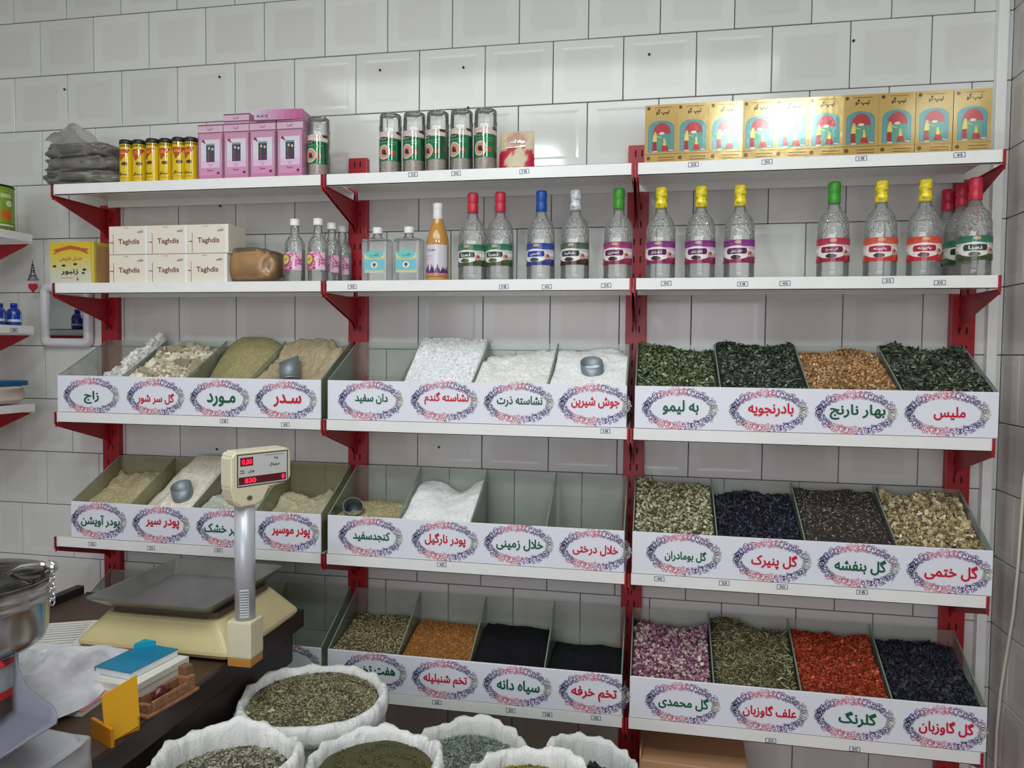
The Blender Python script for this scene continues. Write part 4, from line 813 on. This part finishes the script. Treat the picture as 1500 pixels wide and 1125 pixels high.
# ---------------- left shelf run (along the left wall) ----------------
LX=.105; LY=-.17
for i,(py,nm) in enumerate(((344,'top'),(478,'middle'),(592,'lower'))):
    p=atx=None; d=ray(45,py); tt=(LX-CAM[0])/d[0]; z=float((CAM+tt*d)[2])
    if i==0: LYr=float((CAM+tt*d)[1])
    t=thing('metal_shelf',f'white metal shelf end on the left wall, {nm} of three','shelf',(0,0,z))
    MB().box(LX-.30,LX,LY-.9,LY,-.003,0).box(LX,LX+.003,LY-.9,LY,-.028,.001).box(LX-.3,LX,LY-.002,LY,-.034,0).build('board',m_white,t)
    mb=MB().prism([(LX-.008,-.028),(LX-.27,-.028),(LX-.27,-.145),(LX-.03,-.042)],LY+.002,LY+.005,axis='y'); mb.build('bracket',m_red,t)
    if i==0:
        q=ad(10,333,1); 
        c=thing('green_tin','large green tin with orange panel on the left shelf','can',(LX-.075,LY-.085,z+.001)); R=.062
        MB().lathe([(0,.0),(R,.0),(R,.165),(0,.165)],32).build('tin_body',mat('tin_green',(130,166,48),.35),c); MB().lathe([(R,0),(R+.002,.002),(R,.005)],32,cap=False).build('base_rim',m_steel,c); MB().lathe([(R,.160),(R+.002,.163),(R,.168),(R-.004,.164)],32,cap=False).build('top_rim',m_black,c)
        put('label',prints([('r',-.09,.03,.09,.14,(128,164,52)),('e',-.02,.1,.02,.018,(190,206,120)),('r',.02,.04,.06,.075,(206,110,40)),('r',.02,.12,.06,.135,(200,210,150)),('e',.05,.1,.012,.012,(220,226,180)),('l',[(-.05,.02),(.07,.02)],.006,(220,224,200))],R).mesh('label',m_gloss),c,None,(0,0,.75))
    if i==1:
        b0=None
        for k in range(7):
            row,colm=divmod(k,2); loc=(LX-.04-.064*colm,LY-.045-.075*row,z+.001); lab='blue bottle on the left shelf, '+['nearest the corner, front row','nearest the corner, back row','second pair, front row','second pair, back row','third pair, front row','third pair, back row','last one, front row'][k]
            if b0 is None:
                b0=c=thing('blue_bottle',lab,'bottle',loc,0,'small blue bottles on the left shelf'); c.scale=(.85,.85,.78)
                MB().lathe([(0,0),(.026,0),(.029,.004),(.029,.062),(.024,.075),(.013,.086),(.012,.095)],22).build('bottle_body',mat('blue_plastic',(26,56,150),.25,coat=.4),c); MB().lathe([(.014,.090),(.014,.108),(0,.109)],16).build('cap',mat('blue_cap',(20,50,160),.3),c)
                MB().lathe([(.0295,.018),(.0295,.030)],22,cap=False).build('label_band',mat('band_white',(196,206,224),.4),c)
            else: dup(b0,loc,lab)
        c=thing('yellow_bottle','small yellow bottle beside the blue bottles, left shelf','bottle',(LX-.038,LY-.27,z+.001)); MB().lathe([(0,0),(.027,0),(.029,.004),(.029,.062),(.02,.08),(.013,.088)],22).build('bottle_body',mat('yellow_plastic',(222,170,30),.3),c); MB().lathe([(.014,.086),(.014,.104),(0,.105)],16).build('cap',mat('cap_white',(240,240,238),.4),c)
        put('price_mark',pm[1],t,(LX+.0035,LY-.09,-.017),(0,0,math.pi/2))
    if i==2:
        c=thing('flour_bag','pale packed bag with a blue taped top, left lower shelf','bag',(LX-.08,LY-.10,z+.042)); blob(.072,.09,.040,9,amp=.07,pw=.55).build('bag_body',mat('bag_pale',(206,192,180),.5,bump=.4,bscale=30),c)
        MB().bevbox(-.07,.07,-.085,.085,.030,.050,.006).build('blue_tape',mat('tape_blue',(24,92,140),.35),c)
# hand mirror frame
pt,pb_=at(55,425,-.035),at(131,509,-.035); x0,x1,z0,z1=pt[0],pb_[0],pb_[2],pt[2]+.03
t=thing('wall_mirror','white framed rounded mirror hanging on the tiles at left','mirror',((x0+x1)/2,-.012,(z0+z1)/2)); w2,h2=(x1-x0)/2,(z1-z0)/2
def rrect(w,h,r,n=6): return [(sx*(w-r)+r*math.cos(a),sz*(h-r)+r*math.sin(a)) for sx,sz,a0 in ((1,1,0),(-1,1,90),(-1,-1,180),(1,-1,270)) for a in np.radians(np.linspace(a0,a0+90,n))]
o_=rrect(w2,h2,.03);i_=rrect(w2-.036,h2-.036,.006); mo=rrect(w2-.014,h2-.014,.022); n=len(o_); v=[(a,0,b) for a,b in o_]+[(a,-.016,b) for a,b in rrect(w2-.003,h2-.003,.028)]+[(a,-.024,b) for a,b in mo]+[(a,-.014,b) for a,b in i_]+[(a,-.004,b) for a,b in i_]
f=[(r*n+k,r*n+(k+1)%n,(r+1)*n+(k+1)%n,(r+1)*n+k) for r in range(4) for k in range(n)]
MB().add(v,f,None,True).build('frame',mat('mirror_frame',(226,226,228),.3),t); MB().prism(i_,-.008,-.003).build('mirror_pane',mat('mirror_silver',(214,218,220),.03,metal=1),t)
# hanging charm
p=at(48,398,-.06); t=thing('tower_charm','small dark lattice tower charm hanging with a red heart','ornament',tuple(p))
mb=MB(); s=.034
for sx in (-1,1): mb.tube([(sx*.62*s,0,-.95*s),(sx*.26*s,0,-.2*s),(sx*.05*s,0,.95*s)],.0018,6)
mb.tube([(0,0,.9*s),(0,0,1.35*s)],.0012,6).box(-.5*s,.5*s,-.002,.002,-.45*s,-.36*s).box(-.28*s,.28*s,-.002,.002,.1*s,.18*s).box(-.75*s,.75*s,-.003,.003,-1.02*s,-.92*s)
for z_ in (-.8,-.6,-.2,.0,.35,.6): ww=.5*s*(1-(z_+1)/2.1); mb.tube([(-ww,0,z_*s),(ww,0,(z_+.14)*s)],.0012,5); mb.tube([(ww,0,z_*s),(-ww,0,(z_+.14)*s)],.0012,5)
mb.build('tower',mat('charm_pewter',(70,74,92),.4,metal=.6),t)
hp=[(16*math.sin(a)**3/16*.020,(13*math.cos(a)-5*math.cos(2*a)-2*math.cos(3*a)-math.cos(4*a))/16*.020-.062) for a in np.linspace(0,2*math.pi,28)[:-1]]
MB().prism(hp,-.004,.004).build('heart',mat('heart_red',(190,30,50),.4),t); MB().tube([(0,0,1.35*s),(.006,.002,1.7*s),(.03,.03,2.6*s)],.0008,5).build('string',m_cable,t)
# corner cable
pts=[]
for a,b in ((1560,420),(1530,560),(1500,700),(1496,760),(1491,830),(1484,900),(1473,965),(1466,1010),(1460,1070),(1458,1120),(1457,1180)):
    r_=ray(a,b); q=CAM+(XW-.014-CAM[0])/r_[0]*r_; 
    if q[1]>-.022: q=at(a,b,-.022)
    pts.append(q)
d=[tuple(q) for q in pts]+[(pts[-1][0],-.022,.01)]
tag(MB().tube(d,.0045,8).build('wall_cable',m_cable),'thin beige cable hanging down in the right corner','cable')
# ---------------- cardboard box under the shelves ----------------
t=thing('cardboard_box','brown cardboard box on the floor under the right bay','box',(2.60,-.16,0),math.radians(-2))
MB().bevbox(-.17,.165,-.12,.12,0,.31,.003,seg=1).build('carton',m_card,t); MB().prism([(-.12,.31),(-.115,.335),(.118,.335),(.12,.31)],-.17,-.165,axis='x').build('flap',m_card,t)
MB().box(-.17,.165,-.1215,-.1205,.15,.154).build('crease',mat('crease',(150,108,76),.8),t)
# ---------------- counter and what stands on it ----------------
TZ=.768; TX=1.338
t=thing('counter_table','dark brown wooden counter with a raised left rail','table',(0,0,0))
MB().bevbox(.55,TX,-2.15,-.44,TZ-.035,TZ,.003,seg=1).build('tabletop',m_brown,t)
MB().bevbox(TX,TX+.012,-2.15,-.44,TZ-.055,TZ+.002,.002,seg=1).bevbox(.55,TX+.012,-.44,-.428,TZ-.055,TZ+.002,.002,seg=1).build('edge_band',m_dark,t)
MB().box(TX-.03,TX-.012,-2.12,-.46,TZ-.16,TZ-.0355).box(.6,TX-.03,-.475,-.46,TZ-.16,TZ-.0355).build('apron',m_dark,t)
MB().bevbox(.52,.55,-2.15,-.44,TZ-.05,TZ+.028,.003,seg=1).build('side_rail',m_dark,t)
for x_,y_ in ((TX-.055,-.50),(TX-.055,-2.08),(.575,-.50),(.575,-2.08)): MB().bevbox(x_-.022,x_+.022,y_-.022,y_+.022,0,TZ-.035,.002,seg=1).build('leg',m_dark,t)
MB().box(TX-.04,TX-.032,-2.05,-.53,.12,TZ-.16).build('side_panel',mat('panel_slate',(92,98,112),.5),t)
# scale
t=thing('weighing_scale','cream price-computing scale with steel tray and tall pole display','scale',(1.123,-.675,TZ))
b0=[(-.24,-.185),(.235,-.185),(.235,.195),(-.24,.195)]; 
def frus(z0,z1,k0,k1,r=.03):
    v=[];rows=[]
    n=6
    for z,(sx,sy) in ((z0,k0),(z1,k1)):
        pts=rrect(sx,sy,r,n); rows.append(len(pts)); v+=[(a,b,z) for a,b in pts]
    m=rows[0]; f=[(k,(k+1)%m,m+(k+1)%m,m+k) for k in range(m)]+[tuple(range(m-1,-1,-1)),tuple(range(m,2*m))]; return v,f
mb=MB(); 
for z0,z1,k0,k1 in ((.012,.022,(.236,.188),(.242,.194)),(.022,.030,(.242,.194),(.240,.192)),(.030,.100,(.240,.192),(.178,.150))):
    v,f=frus(z0,z1,k0,k1); mb.add(v,f)
mb.build('housing',m_cream,t)
v,f=frus(.100,.116,(.165,.138),(.165,.138),.012); MB().add(v,f).build('platform',mat('platform_brown',(104,92,78),.45,metal=.3),t)
# tray: shallow steel pan with flared rim
mb=MB(); v=[]
prs=[((.150,.140),.122),((.158,.150),.120),((.186,.200),.152),((.190,.204),.154),((.190,.204),.151),((.160,.152),.117)]
n=6
for (a,b),z in prs: v+=[(x,y,z) for x,y in rrect(a,b,.02,n)]
m_=4*n; f=[(r*m_+k,r*m_+(k+1)%m_,(r+1)*m_+(k+1)%m_,(r+1)*m_+k) for r in range(len(prs)-1) for k in range(m_)]; f.append(tuple(range(m_))); f.append(tuple((len(prs)-1)*m_+k for k in range(m_-1,-1,-1)))
mb.add(v,f); mb.build('tray',m_tray,t,(-.01,-.0,0))
for x_,y_ in ((-.2,-.15),(.2,-.15),(-.2,.15),(.2,.15)): MB().lathe([(.014,0),(.014,.013)],14).build('foot',m_black,t,(x_,y_,0))
bx,by=.262,-.165
MB().bevbox(bx-.035,bx+.035,by-.032,by+.032,.022,.120,.005).build('pole_socket',m_cream2,t)
MB().bevbox(bx-.0335,bx+.0335,by-.0315,by+.0315,.0,.022,.003).build('socket_foot',mat('foot_orange',(190,134,60),.5),t)
MB().lathe([(.0265,.11),(.0265,.440)],28,cx=bx,cy=by).build('pole',m_alu,t)
it=[('r',-.012,.13,.012,.205,(206,208,214))]+[('l',[(-.010,.136+.007*q),(.010,.136+.007*q)],.0022,(96,102,120)) for q in range(10)]
put('sticker',prints(it,.0266).mesh('sticker',m_print),t,(bx,by,0),(0,0,.45))
# display head, turned towards the customer
hd=MB(); HM=Matrix.Translation((bx,by,.44))@Matrix.Rotation(math.radians(60),4,'Z')@Matrix.Translation((.018,0,0))@Matrix.Diagonal((1.08,1,1,1))
def head(face,depth0,depth1,m,nm,par,M4,bev=.006):
    mb=MB(); mb.prism(face,depth0,depth1); me=mb.mesh(nm,m); bm=bmesh.new(); bm.from_mesh(me); bmesh.ops.recalc_face_normals(bm,faces=bm.faces[:]); bmesh.ops.bevel(bm,geom=bm.edges[:],offset=bev,segments=3,affect='EDGES'); bm.to_mesh(me); bm.free()
    o=put(nm,me,par); o.matrix_local=M4; return o
face=rrect(.082,.052,.014,5); face=[(a+.012,b+.082) for a,b in face]
neck=[(-.062,.034),(-.062,.004),(-.050,-.010),(-.004,-.010),(.012,.004),(.030,.034)]
HMl=HM
hd1=head([(a*1.0,b) for a,b in [(-.070,.120),(-.058,.134),(.082,.134),(.094,.122),(.094,.050),(.084,.038),(.034,.030),(.016,-.004),(-.004,-.014),(-.046,-.014),(-.060,0),(-.070,.040)]],-.034,.020,m_cream2,'display_head',t,HMl,.005)
dz=.044
it=[('r',-.054,.040,.084,.126,(60,64,52)),('r',-.051,.043,.081,.123,(206,206,204)),('r',-.046,.094,-.012,.117,(110,8,24)),('t','0.00',-.029,.1055,.026,.014,(255,40,70)),('r',-.050,.046,.078,.066,(90,10,26)),('t','830',-.020,.056,.030,.013,(255,40,70)),('t','0',.069,.056,.008,.013,(255,50,80)),('t','Kg',.050,.108,.010,.008,(60,66,96)),('t','دیجیتال',.046,.092,.030,.010,(60,60,66)),('l',[(.02,.118),(.07,.118)],.0012,(120,120,120)),('t','وزن',-.018,.080,.016,.008,(50,50,56)),('l',[(-.046,.083),(-.036,.083)],.002,(90,90,90)),('l',[(-.046,.077),(-.036,.077)],.002,(90,90,90)),('e',-.022,.010,.007,.006,(90,92,76))]
o=put('display_panel',prints([q for q in it if q[-1][0]<250]).mesh('display_panel',m_gloss),hd1,(0,-.0345,0))
o=put('led_digits',prints([q for q in it if q[-1][0]>=250]).mesh('led_digits',mat('led_red',attr=True,rough=.5,emit=1.6)),hd1,(0,-.0362,0))
# grinder at far left
gp=ad(-38,1085,1.52); GXc,GYc=float(gp[0]),float(gp[1]); gz=TZ
t=thing('herb_grinder','stainless steel herb grinder bowl with wire bail and chain latch','grinder',(GXc,GYc,gz))
def zof(py): return float(ad(-38,py,1.52)[2])-gz
zr=zof(850); zbm=zof(955)
MB().lathe([(.086,0),(.085,.03),(.078,.05),(.076,zbm-.01),(.082,zbm)],36).build('motor_base',mat('base_grey',(92,88,88),.3,metal=.5),t)
MB().lathe([(.0775,zbm-.075),(.0785,zbm-.074),(.0785,zbm-.02),(.0775,zbm-.019)],36,cap=False).build('paper_label',mat('label_pale',(176,190,192),.6,var=.12,vscale=60),t)
MB().lathe([(.0790,zbm-.086),(.0790,zbm-.070)],36,cap=False).lathe([(.0790,zbm-.020),(.0790,zbm-.008)],36,cap=False).build('red_tape',mat('tape_red',(196,40,56),.4),t)
MB().bevbox(-.02,.035,-.003,.003,-.012,.012,.002).build('tape_end',M['tape_red'],t,(.092*math.cos(-.5),.092*math.sin(-.5),zbm-.004),(0,-.45,.1))
MB().lathe([(.082,zbm),(.110,zbm+.008),(.128,zbm+.022),(.134,zbm+.04),(.139,zr-.045),(.143,zr-.042),(.143,zr-.036),(.140,zr-.033),(.140,zr-.028),(.143,zr-.026),(.143,zr-.020),(.140,zr-.017),(.141,zr),(.146,zr+.004),(.141,zr+.006),(.136,zr),(.134,zbm+.05),(.10,zbm+.015),(0,zbm+.012)],48,cap=False).build('bowl',m_steel,t)
MB().lathe([(.142,zr-.006),(.145,zr-.004),(.145,zr+.008),(.128,zr+.014),(.05,zr+.020),(0,zr+.022)],48,cap=False).build('lid',clear('lid_clear',(196,196,190),(110,110,104),.6,.08),t)
MB().tube([(-.11,-.075,zr+.006),(-.108,-.075,zr+.045),(-.085,-.075,zr+.058),(.075,-.075,zr+.058),(.098,-.075,zr+.048),(.106,-.075,zr+.030),(.107,-.075,zr+.006)],.0048,10).build('handle',m_chrome,t)
MB().lathe([(.03,zr+.022),(.03,zr+.030),(0,zr+.031)],20).build('yellow_sticker',mat('sticker_yellow',(220,180,40),.5),t,(-.03,.02,0))

lx=.158; mb=MB()
ang=math.radians(10); ca,sa=math.cos(ang),math.sin(ang)
mb.tube([(.078*ca,.078*sa,zr+.018),(.105*ca,.105*sa,zr+.034),(.145*ca,.145*sa,zr+.040),(.165*ca,.165*sa,zr+.034)],.005,8); mb.build('latch',m_chrome,t)
MB().lathe([(0,-.006),(.012,-.006),(.014,0),(.012,.006),(0,.006)],16).build('latch_knob',m_chrome,t,(lx*ca+.008,lx*sa,zr+.034),(math.pi/2,0,0))
mb=MB()
for k in range(7):
    c0=Vector((lx*ca+.010,lx*sa,zr+.026-k*.0105)); pts=[c0+Vector((.0045*math.cos(q)*(1 if k%2 else .25),.0045*math.cos(q)*(.25 if k%2 else 1),.0078*math.sin(q))) for q in np.linspace(0,2*math.pi,13)]; mb.tube(pts,.0016,6)
mb.build('chain',m_chrome,t)
# grey chute
t=thing('plastic_chute','grey curved plastic catch tray under the grinder','tray',(GXc,GYc,gz))
a,b=ad(26,958,1.44),ad(86,1050,1.33); P0=Vector(ad(24,985,1.45));P1=Vector(ad(40,1015,1.42));P2=Vector(ad(62,1032,1.38));P3=Vector(ad(84,1048,1.33));
def loc_(q): return Vector((q[0]-GXc,q[1]-GYc,q[2]-gz))
top=[loc_(ad(*q)) for q in ((24,950,1.47),(28,980,1.45),(39,1004,1.41),(60,1021,1.37),(79,1034,1.33),(85,1049,1.30))]
bot=[loc_(ad(*q)) for q in ((20,1040,1.47),(28,1046,1.45),(42,1050,1.41),(60,1054,1.37),(76,1057,1.33),(84,1060,1.30))]
inn=[loc_(ad(*q)) for q in ((-60,1106,1.42),(-40,1110,1.40),(-22,1112,1.36),(-8,1113,1.32),(0,1112,1.28),(4,1110,1.26))]
v=top+bot+inn; n=6; f=[(r*n+k,r*n+k+1,(r+1)*n+k+1,(r+1)*n+k) for r in range(2) for k in range(n-1)]
o=MB().add(v,f,None,True).build('chute_shell',mat('chute_grey',(122,124,138),.4),t); md=o.modifiers.new('s','SOLIDIFY'); md.thickness=.003
# silver package in the near corner
t=thing('silver_package','silver-grey wrapped package at the near edge of the counter','package',(float(atz(134,1069,TZ+.075)[0])-.112,float(atz(134,1069,TZ+.075)[1])-.20,TZ+.002))
mb=blob(.135,.19,.037,31,n=20,amp=.03,pw=.2); mb.build('wrapped_pack',mat('silver_wrap',(176,178,182),.42,metal=.25,bump=.6,bscale=25),t,(0,0,.037))
# white plastic bag, papers
t=thing('white_plastic_bag','crumpled thin white plastic bag lying behind the notebook','plastic bag',(.99,-1.075,TZ+.0))
v=[];f=[];N=40; F=fbm((N,N),4,4)
for i in range(N):
    for j in range(N):
        u,q=i/(N-1),j/(N-1); e=min(u,1-u,q,1-q); v.append(((u-.5)*.34+.02*math.sin(7*q),(q-.5)*.34+.02*math.sin(9*u),.016+.055*min(1,e*5)**.6*(.75+1.1*F[i,j])))
for i in range(N-1):
    for j in range(N-1): f.append((i*N+j,(i+1)*N+j,(i+1)*N+j+1,i*N+j+1))
MB().add(v,f,None,True).build('film',clear('white_film',(246,247,250),(224,228,234),.5,.2,dirt_haze=1.0,dcol=(236,238,244)),t)
t=thing('magazine','pink and white magazine under the plastic bag','magazine',(1.04,-1.03,TZ+.0005),math.radians(5)); MB().box(-.13,.13,-.17,.17,0,.012).build('pages',mat('paper',(226,222,214),.7),t); MB().box(-.131,.131,-.171,.171,.012,.0135).build('cover',mat('cover_pink',(206,120,128),.4,var=.35,vscale=9),t)
t=thing('paper_sheets','loose white printed papers beside the left rail','papers',(.76,-.80,TZ+.0005),math.radians(25)); MB().box(-.11,.11,-.11,.11,0,.006).build('sheets',mat('paper',(226,222,214),.7),t)
put('printing',prints([('l',[(-.09,.09-.02*q),(.07,.09-.02*q)],.003,(150,150,150)) for q in range(9)]).mesh('printing',m_print),t,(0,0,.0065),(-math.pi/2,0,0))
t=thing('white_binder','stack of white papers under the blue notebook','papers',(1.19,-1.0,TZ+.0005),math.radians(-6)); t.scale=(.86,.85,1); 
for k,(dx,dz_,h_) in enumerate(((0,0,.018),(.004,.018,.016))): MB().box(-.075,.075,-.11,.11,dz_,dz_+h_).build('paper_block',mat('paper',(226,222,214),.7),t,(dx-.002*k,.003*k,0))
t=thing('blue_notebook','bright blue notebook lying on the stack of papers','notebook',(1.172,-.985,TZ+.036),math.radians(-8)); t.scale=(.78,.78,1)
MB().box(-.070,.070,-.098,.098,0,.016).build('pages',mat('page_white',(232,234,240),.7),t); MB().box(-.072,.072,-.10,.10,.0162,.018).box(-.072,-.070,-.10,.10,0,.018).build('cover',mat('cover_blue',(22,128,168),.4,var=.06),t)
MB().prism([(-.072,.098),(-.02,.098),(-.068,.05)],.018,.030,axis='z').build('folded_corner',mat('corner_cyan',(30,170,200),.4),t)
# yellow card in an orange holder
A_=atz(142,1098,TZ+.004); t=thing('yellow_card_stand','plain yellow card standing in an orange plastic holder','card stand',(float(atz(178,1078,TZ)[0]),float(atz(178,1078,TZ)[1]),TZ),math.radians(66)); t.scale=(.62,.8,.93)
mc=mat('card_yellow',(232,172,34),.5); mo_=mat('holder_orange',(206,132,24),.35)
MB().prism([(-.062,.012),(-.048,-.0),(.05,.012),(.058,.028),(.060,.125),(.058,.130),(-.058,.112),(-.064,.105)],-.0015,.0015).build('card',mc,t,(0,-.012,0),(math.radians(-8),0,0))
MB().bevbox(-.058,.058,-.010,.050,0,.008,.002).bevbox(-.058,.058,.004,.008,0,.05,.0015).bevbox(-.066,-.054,-.045,.06,0,.045,.002).bevbox(.050,.058,-.010,.05,0,.035,.002).build('holder',mo_,t)
# carved wooden holder
pa=atz(245,1030,TZ); t=thing('carved_holder','carved brown wooden card holder with a raised back block','card holder',(float(pa[0]),float(pa[1]),TZ),math.radians(82)); t.scale=(.78,.72,.72)
mw=mat('carved_wood',(150,104,74),.5,var=.25,vscale=60,bump=.9,bscale=110)
MB().bevbox(-.105,.105,-.032,.036,0,.012,.006,seg=3).build('base',mw,t); MB().bevbox(-.078,.062,-.026,-.016,.012,.046,.004).build('front_wall',mw,t); MB().bevbox(-.078,.062,.018,.027,.012,.056,.004).build('back_wall',mw,t)
MB().bevbox(.062,.092,-.026,.027,.012,.060,.004).build('end_block',mw,t); MB().bevbox(.070,.100,-.008,.026,.056,.090,.003).build('upright_block',mat('block_wood',(128,90,68),.5,var=.2,vscale=40),t); MB().bevbox(-.092,-.078,-.022,.022,.012,.040,.004).build('end_wall',mw,t)
mb=MB()
for k in range(9):
    for s_ in (0,1): cx_=-.068+.0155*k; mb.tube([(cx_+.006*math.cos(q)*(1-q/9),-.0262,.021+s_*.013+.006*math.sin(q)*(1-q/9)) for q in np.linspace(0,7,12)],.0012,5)
mb.build('relief_scrolls',mw,t)
blob(.030,.014,.026,50,n=12,amp=.1,pw=.9).build('dark_stone',mat('stone_maroon',(92,34,34),.25,var=.4,vscale=60),t,(-.02,.002,.042))
# ---------------- sacks on the floor ----------------
def sack(px,py,D,r,label,goods,pal,kind,n,size,gl,seed,fillz=-.03,wob=.012,base=None,under=.5,drop=None,rim=.036):
    c=ad(px,py,D); rg=np.random.default_rng(seed); t=thing('woven_sack',label,'sack',(float(c[0]),float(c[1]),0),0,'white woven sacks of loose goods'); z=float(c[2]); N=96; ph=rg.uniform(0,6.28,8)
    rows=[]; prof=[(r*.86,.0,0),(r*.97,.04,.2),(r*1.0,z*.3,.5),(r*.99,z*.55,.7),(r*.985,z-.12,.9),(r*.98,z-.055,1),(r*1.02,z-.052,1),(r*1.045,z-.035,1),(r*1.04,z-.012,1),(r*1.0,z+.004,1),(r*.95,z+.003,1),(r*.905,z-.012,1),(r*.885,z-.04,1),(r*.88,z-.085,1)]
    v=[];f=[]
    for j,(rr_,zz,wf) in enumerate(prof):
        for k in range(N):
            a=2*math.pi*k/N; low=math.sin(2*a+ph[0])*.35+math.sin(3*a+ph[1])*.45+.3*math.sin(5*a+ph[2]); hi=math.sin(11*a+ph[3]+j*.5)*.4+math.sin(17*a+ph[4]-j*.4)*.35+math.sin(29*a+ph[5]+j)*.2
            top_=1 if j>=5 else 0
            q=rr_*(1+.012*wf*low)+wf*.0065*hi*(1 if top_ else 1.3); zz2=zz+top_*(wob*low+.005*hi)
            v.append((q*math.cos(a),q*math.sin(a),max(0,zz2)))
    R_=len(prof)
    for j in range(R_-1):
        for k in range(N): f.append((j*N+k,j*N+(k+1)%N,(j+1)*N+(k+1)%N,(j+1)*N+k))
    f.append(tuple(range(N-1,-1,-1)))
    MB().add(v,f,None,True).build('sack_cloth',m_sack,t,fix=False)
    # contents
    rad=r*.895; zt=z+fillz; ng=36; vv=[(0,0,zt+.018)];ff=[]
    for j in range(1,13):
        for k in range(ng): a=2*math.pi*k/ng; q=rad*j/12; vv.append((q*math.cos(a),q*math.sin(a),zt+.018*(1-(j/12)**2)+.004*math.sin(5*a+j)))
    tri=[(0,1+k,1+(k+1)%ng) for k in range(ng)]; qd=[(1+(j-1)*ng+k,1+j*ng+k,1+j*ng+(k+1)%ng,1+(j-1)*ng+(k+1)%ng) for j in range(1,12) for k in range(ng)]
    bc=base or tuple(np.mean(np.array(pal),0)*under); V=np.array(vv); parts=[(V,[np.array(tri),np.array(qd)],np.tile(np.array(lin(bc)[:3]),(len(V),1))*np.exp(RNG.normal(0,.1,(len(V),1))),True)]
    qn=rad*.985*np.sqrt(RNG.random(n)); an=RNG.uniform(0,2*math.pi,n); pos=np.stack([qn*np.cos(an),qn*np.sin(an),zt+.018*(1-(qn/rad)**2)+RNG.random(n)*size*.6],-1)
    if kind=='powder': tm=OCT
    else: tm={'leaf':LEAF,'stick':STICK,'grain':OCT,'seed':SEED,'chunk':CHUNK,'curl':CURL}[kind]
    V,pp,cc=flakes(pos,tm,size,.5,pal); parts.append((V,pp,cc,False))
    o=put(goods,merged(goods,parts,m_leaf),None,(float(c[0]),float(c[1]),0)); tag(o,gl,'dried herb','loose goods in the sacks',kind='stuff')
sack(459,1018,2.05,.197,'white woven sack brimful of dried seeds, rearmost by the counter','fennel_seeds',[(130, 124, 96), (156, 150, 118), (104, 100, 74), (174, 167, 134), (88, 85, 62)],'seed',10500,.0044,'greenish-brown dried seeds filling the sack by the counter',1,fillz=-.016,wob=.006)
sack(332,1108,1.66,.158,'white woven sack with drooping rim at the lower left','pale_herb',[(140,136,118),(160,156,138),(112,108,90),(176,172,156)],'leaf',7000,.004,'pale grey dried herb in the lower left sack',2,fillz=-.055,wob=.018)
sack(549,1113,1.74,.154,'white woven sack of green powder in the front centre','green_powder',[(88,88,56),(100,100,66),(76,76,48)],'powder',14000,.0017,'dark olive-green ground herb in the front centre sack',3,fillz=-.03,wob=.014,under=.9)
sack(684,1094,2.02,.158,'white woven sack of grey-green herb below the bottom shelf','sage_herb',[(154,167,149),(180,191,173),(125,138,123),(107,118,105)],'stick',8500,.0052,'grey-green dried herb in the sack below the bottom shelf',4,fillz=-.045,wob=.010)
sack(775,1144,1.70,.146,'white woven sack at the bottom edge, right of the green powder','yellow_herb',[(150,136,60),(130,118,50),(110,104,50),(180,166,84)],'leaf',4500,.0055,'yellow-green dried herb in the sack at the bottom edge',5,fillz=-.04,wob=.014)
sack(858,1116,1.97,.132,'nearly empty white woven sack, rightmost on the floor','dark_pods',[(50,42,40),(70,60,56),(36,30,30)],'chunk',160,.012,'a few dark dried pods deep in the rightmost sack',6,fillz=-.08,wob=.010,base=(150,148,150))
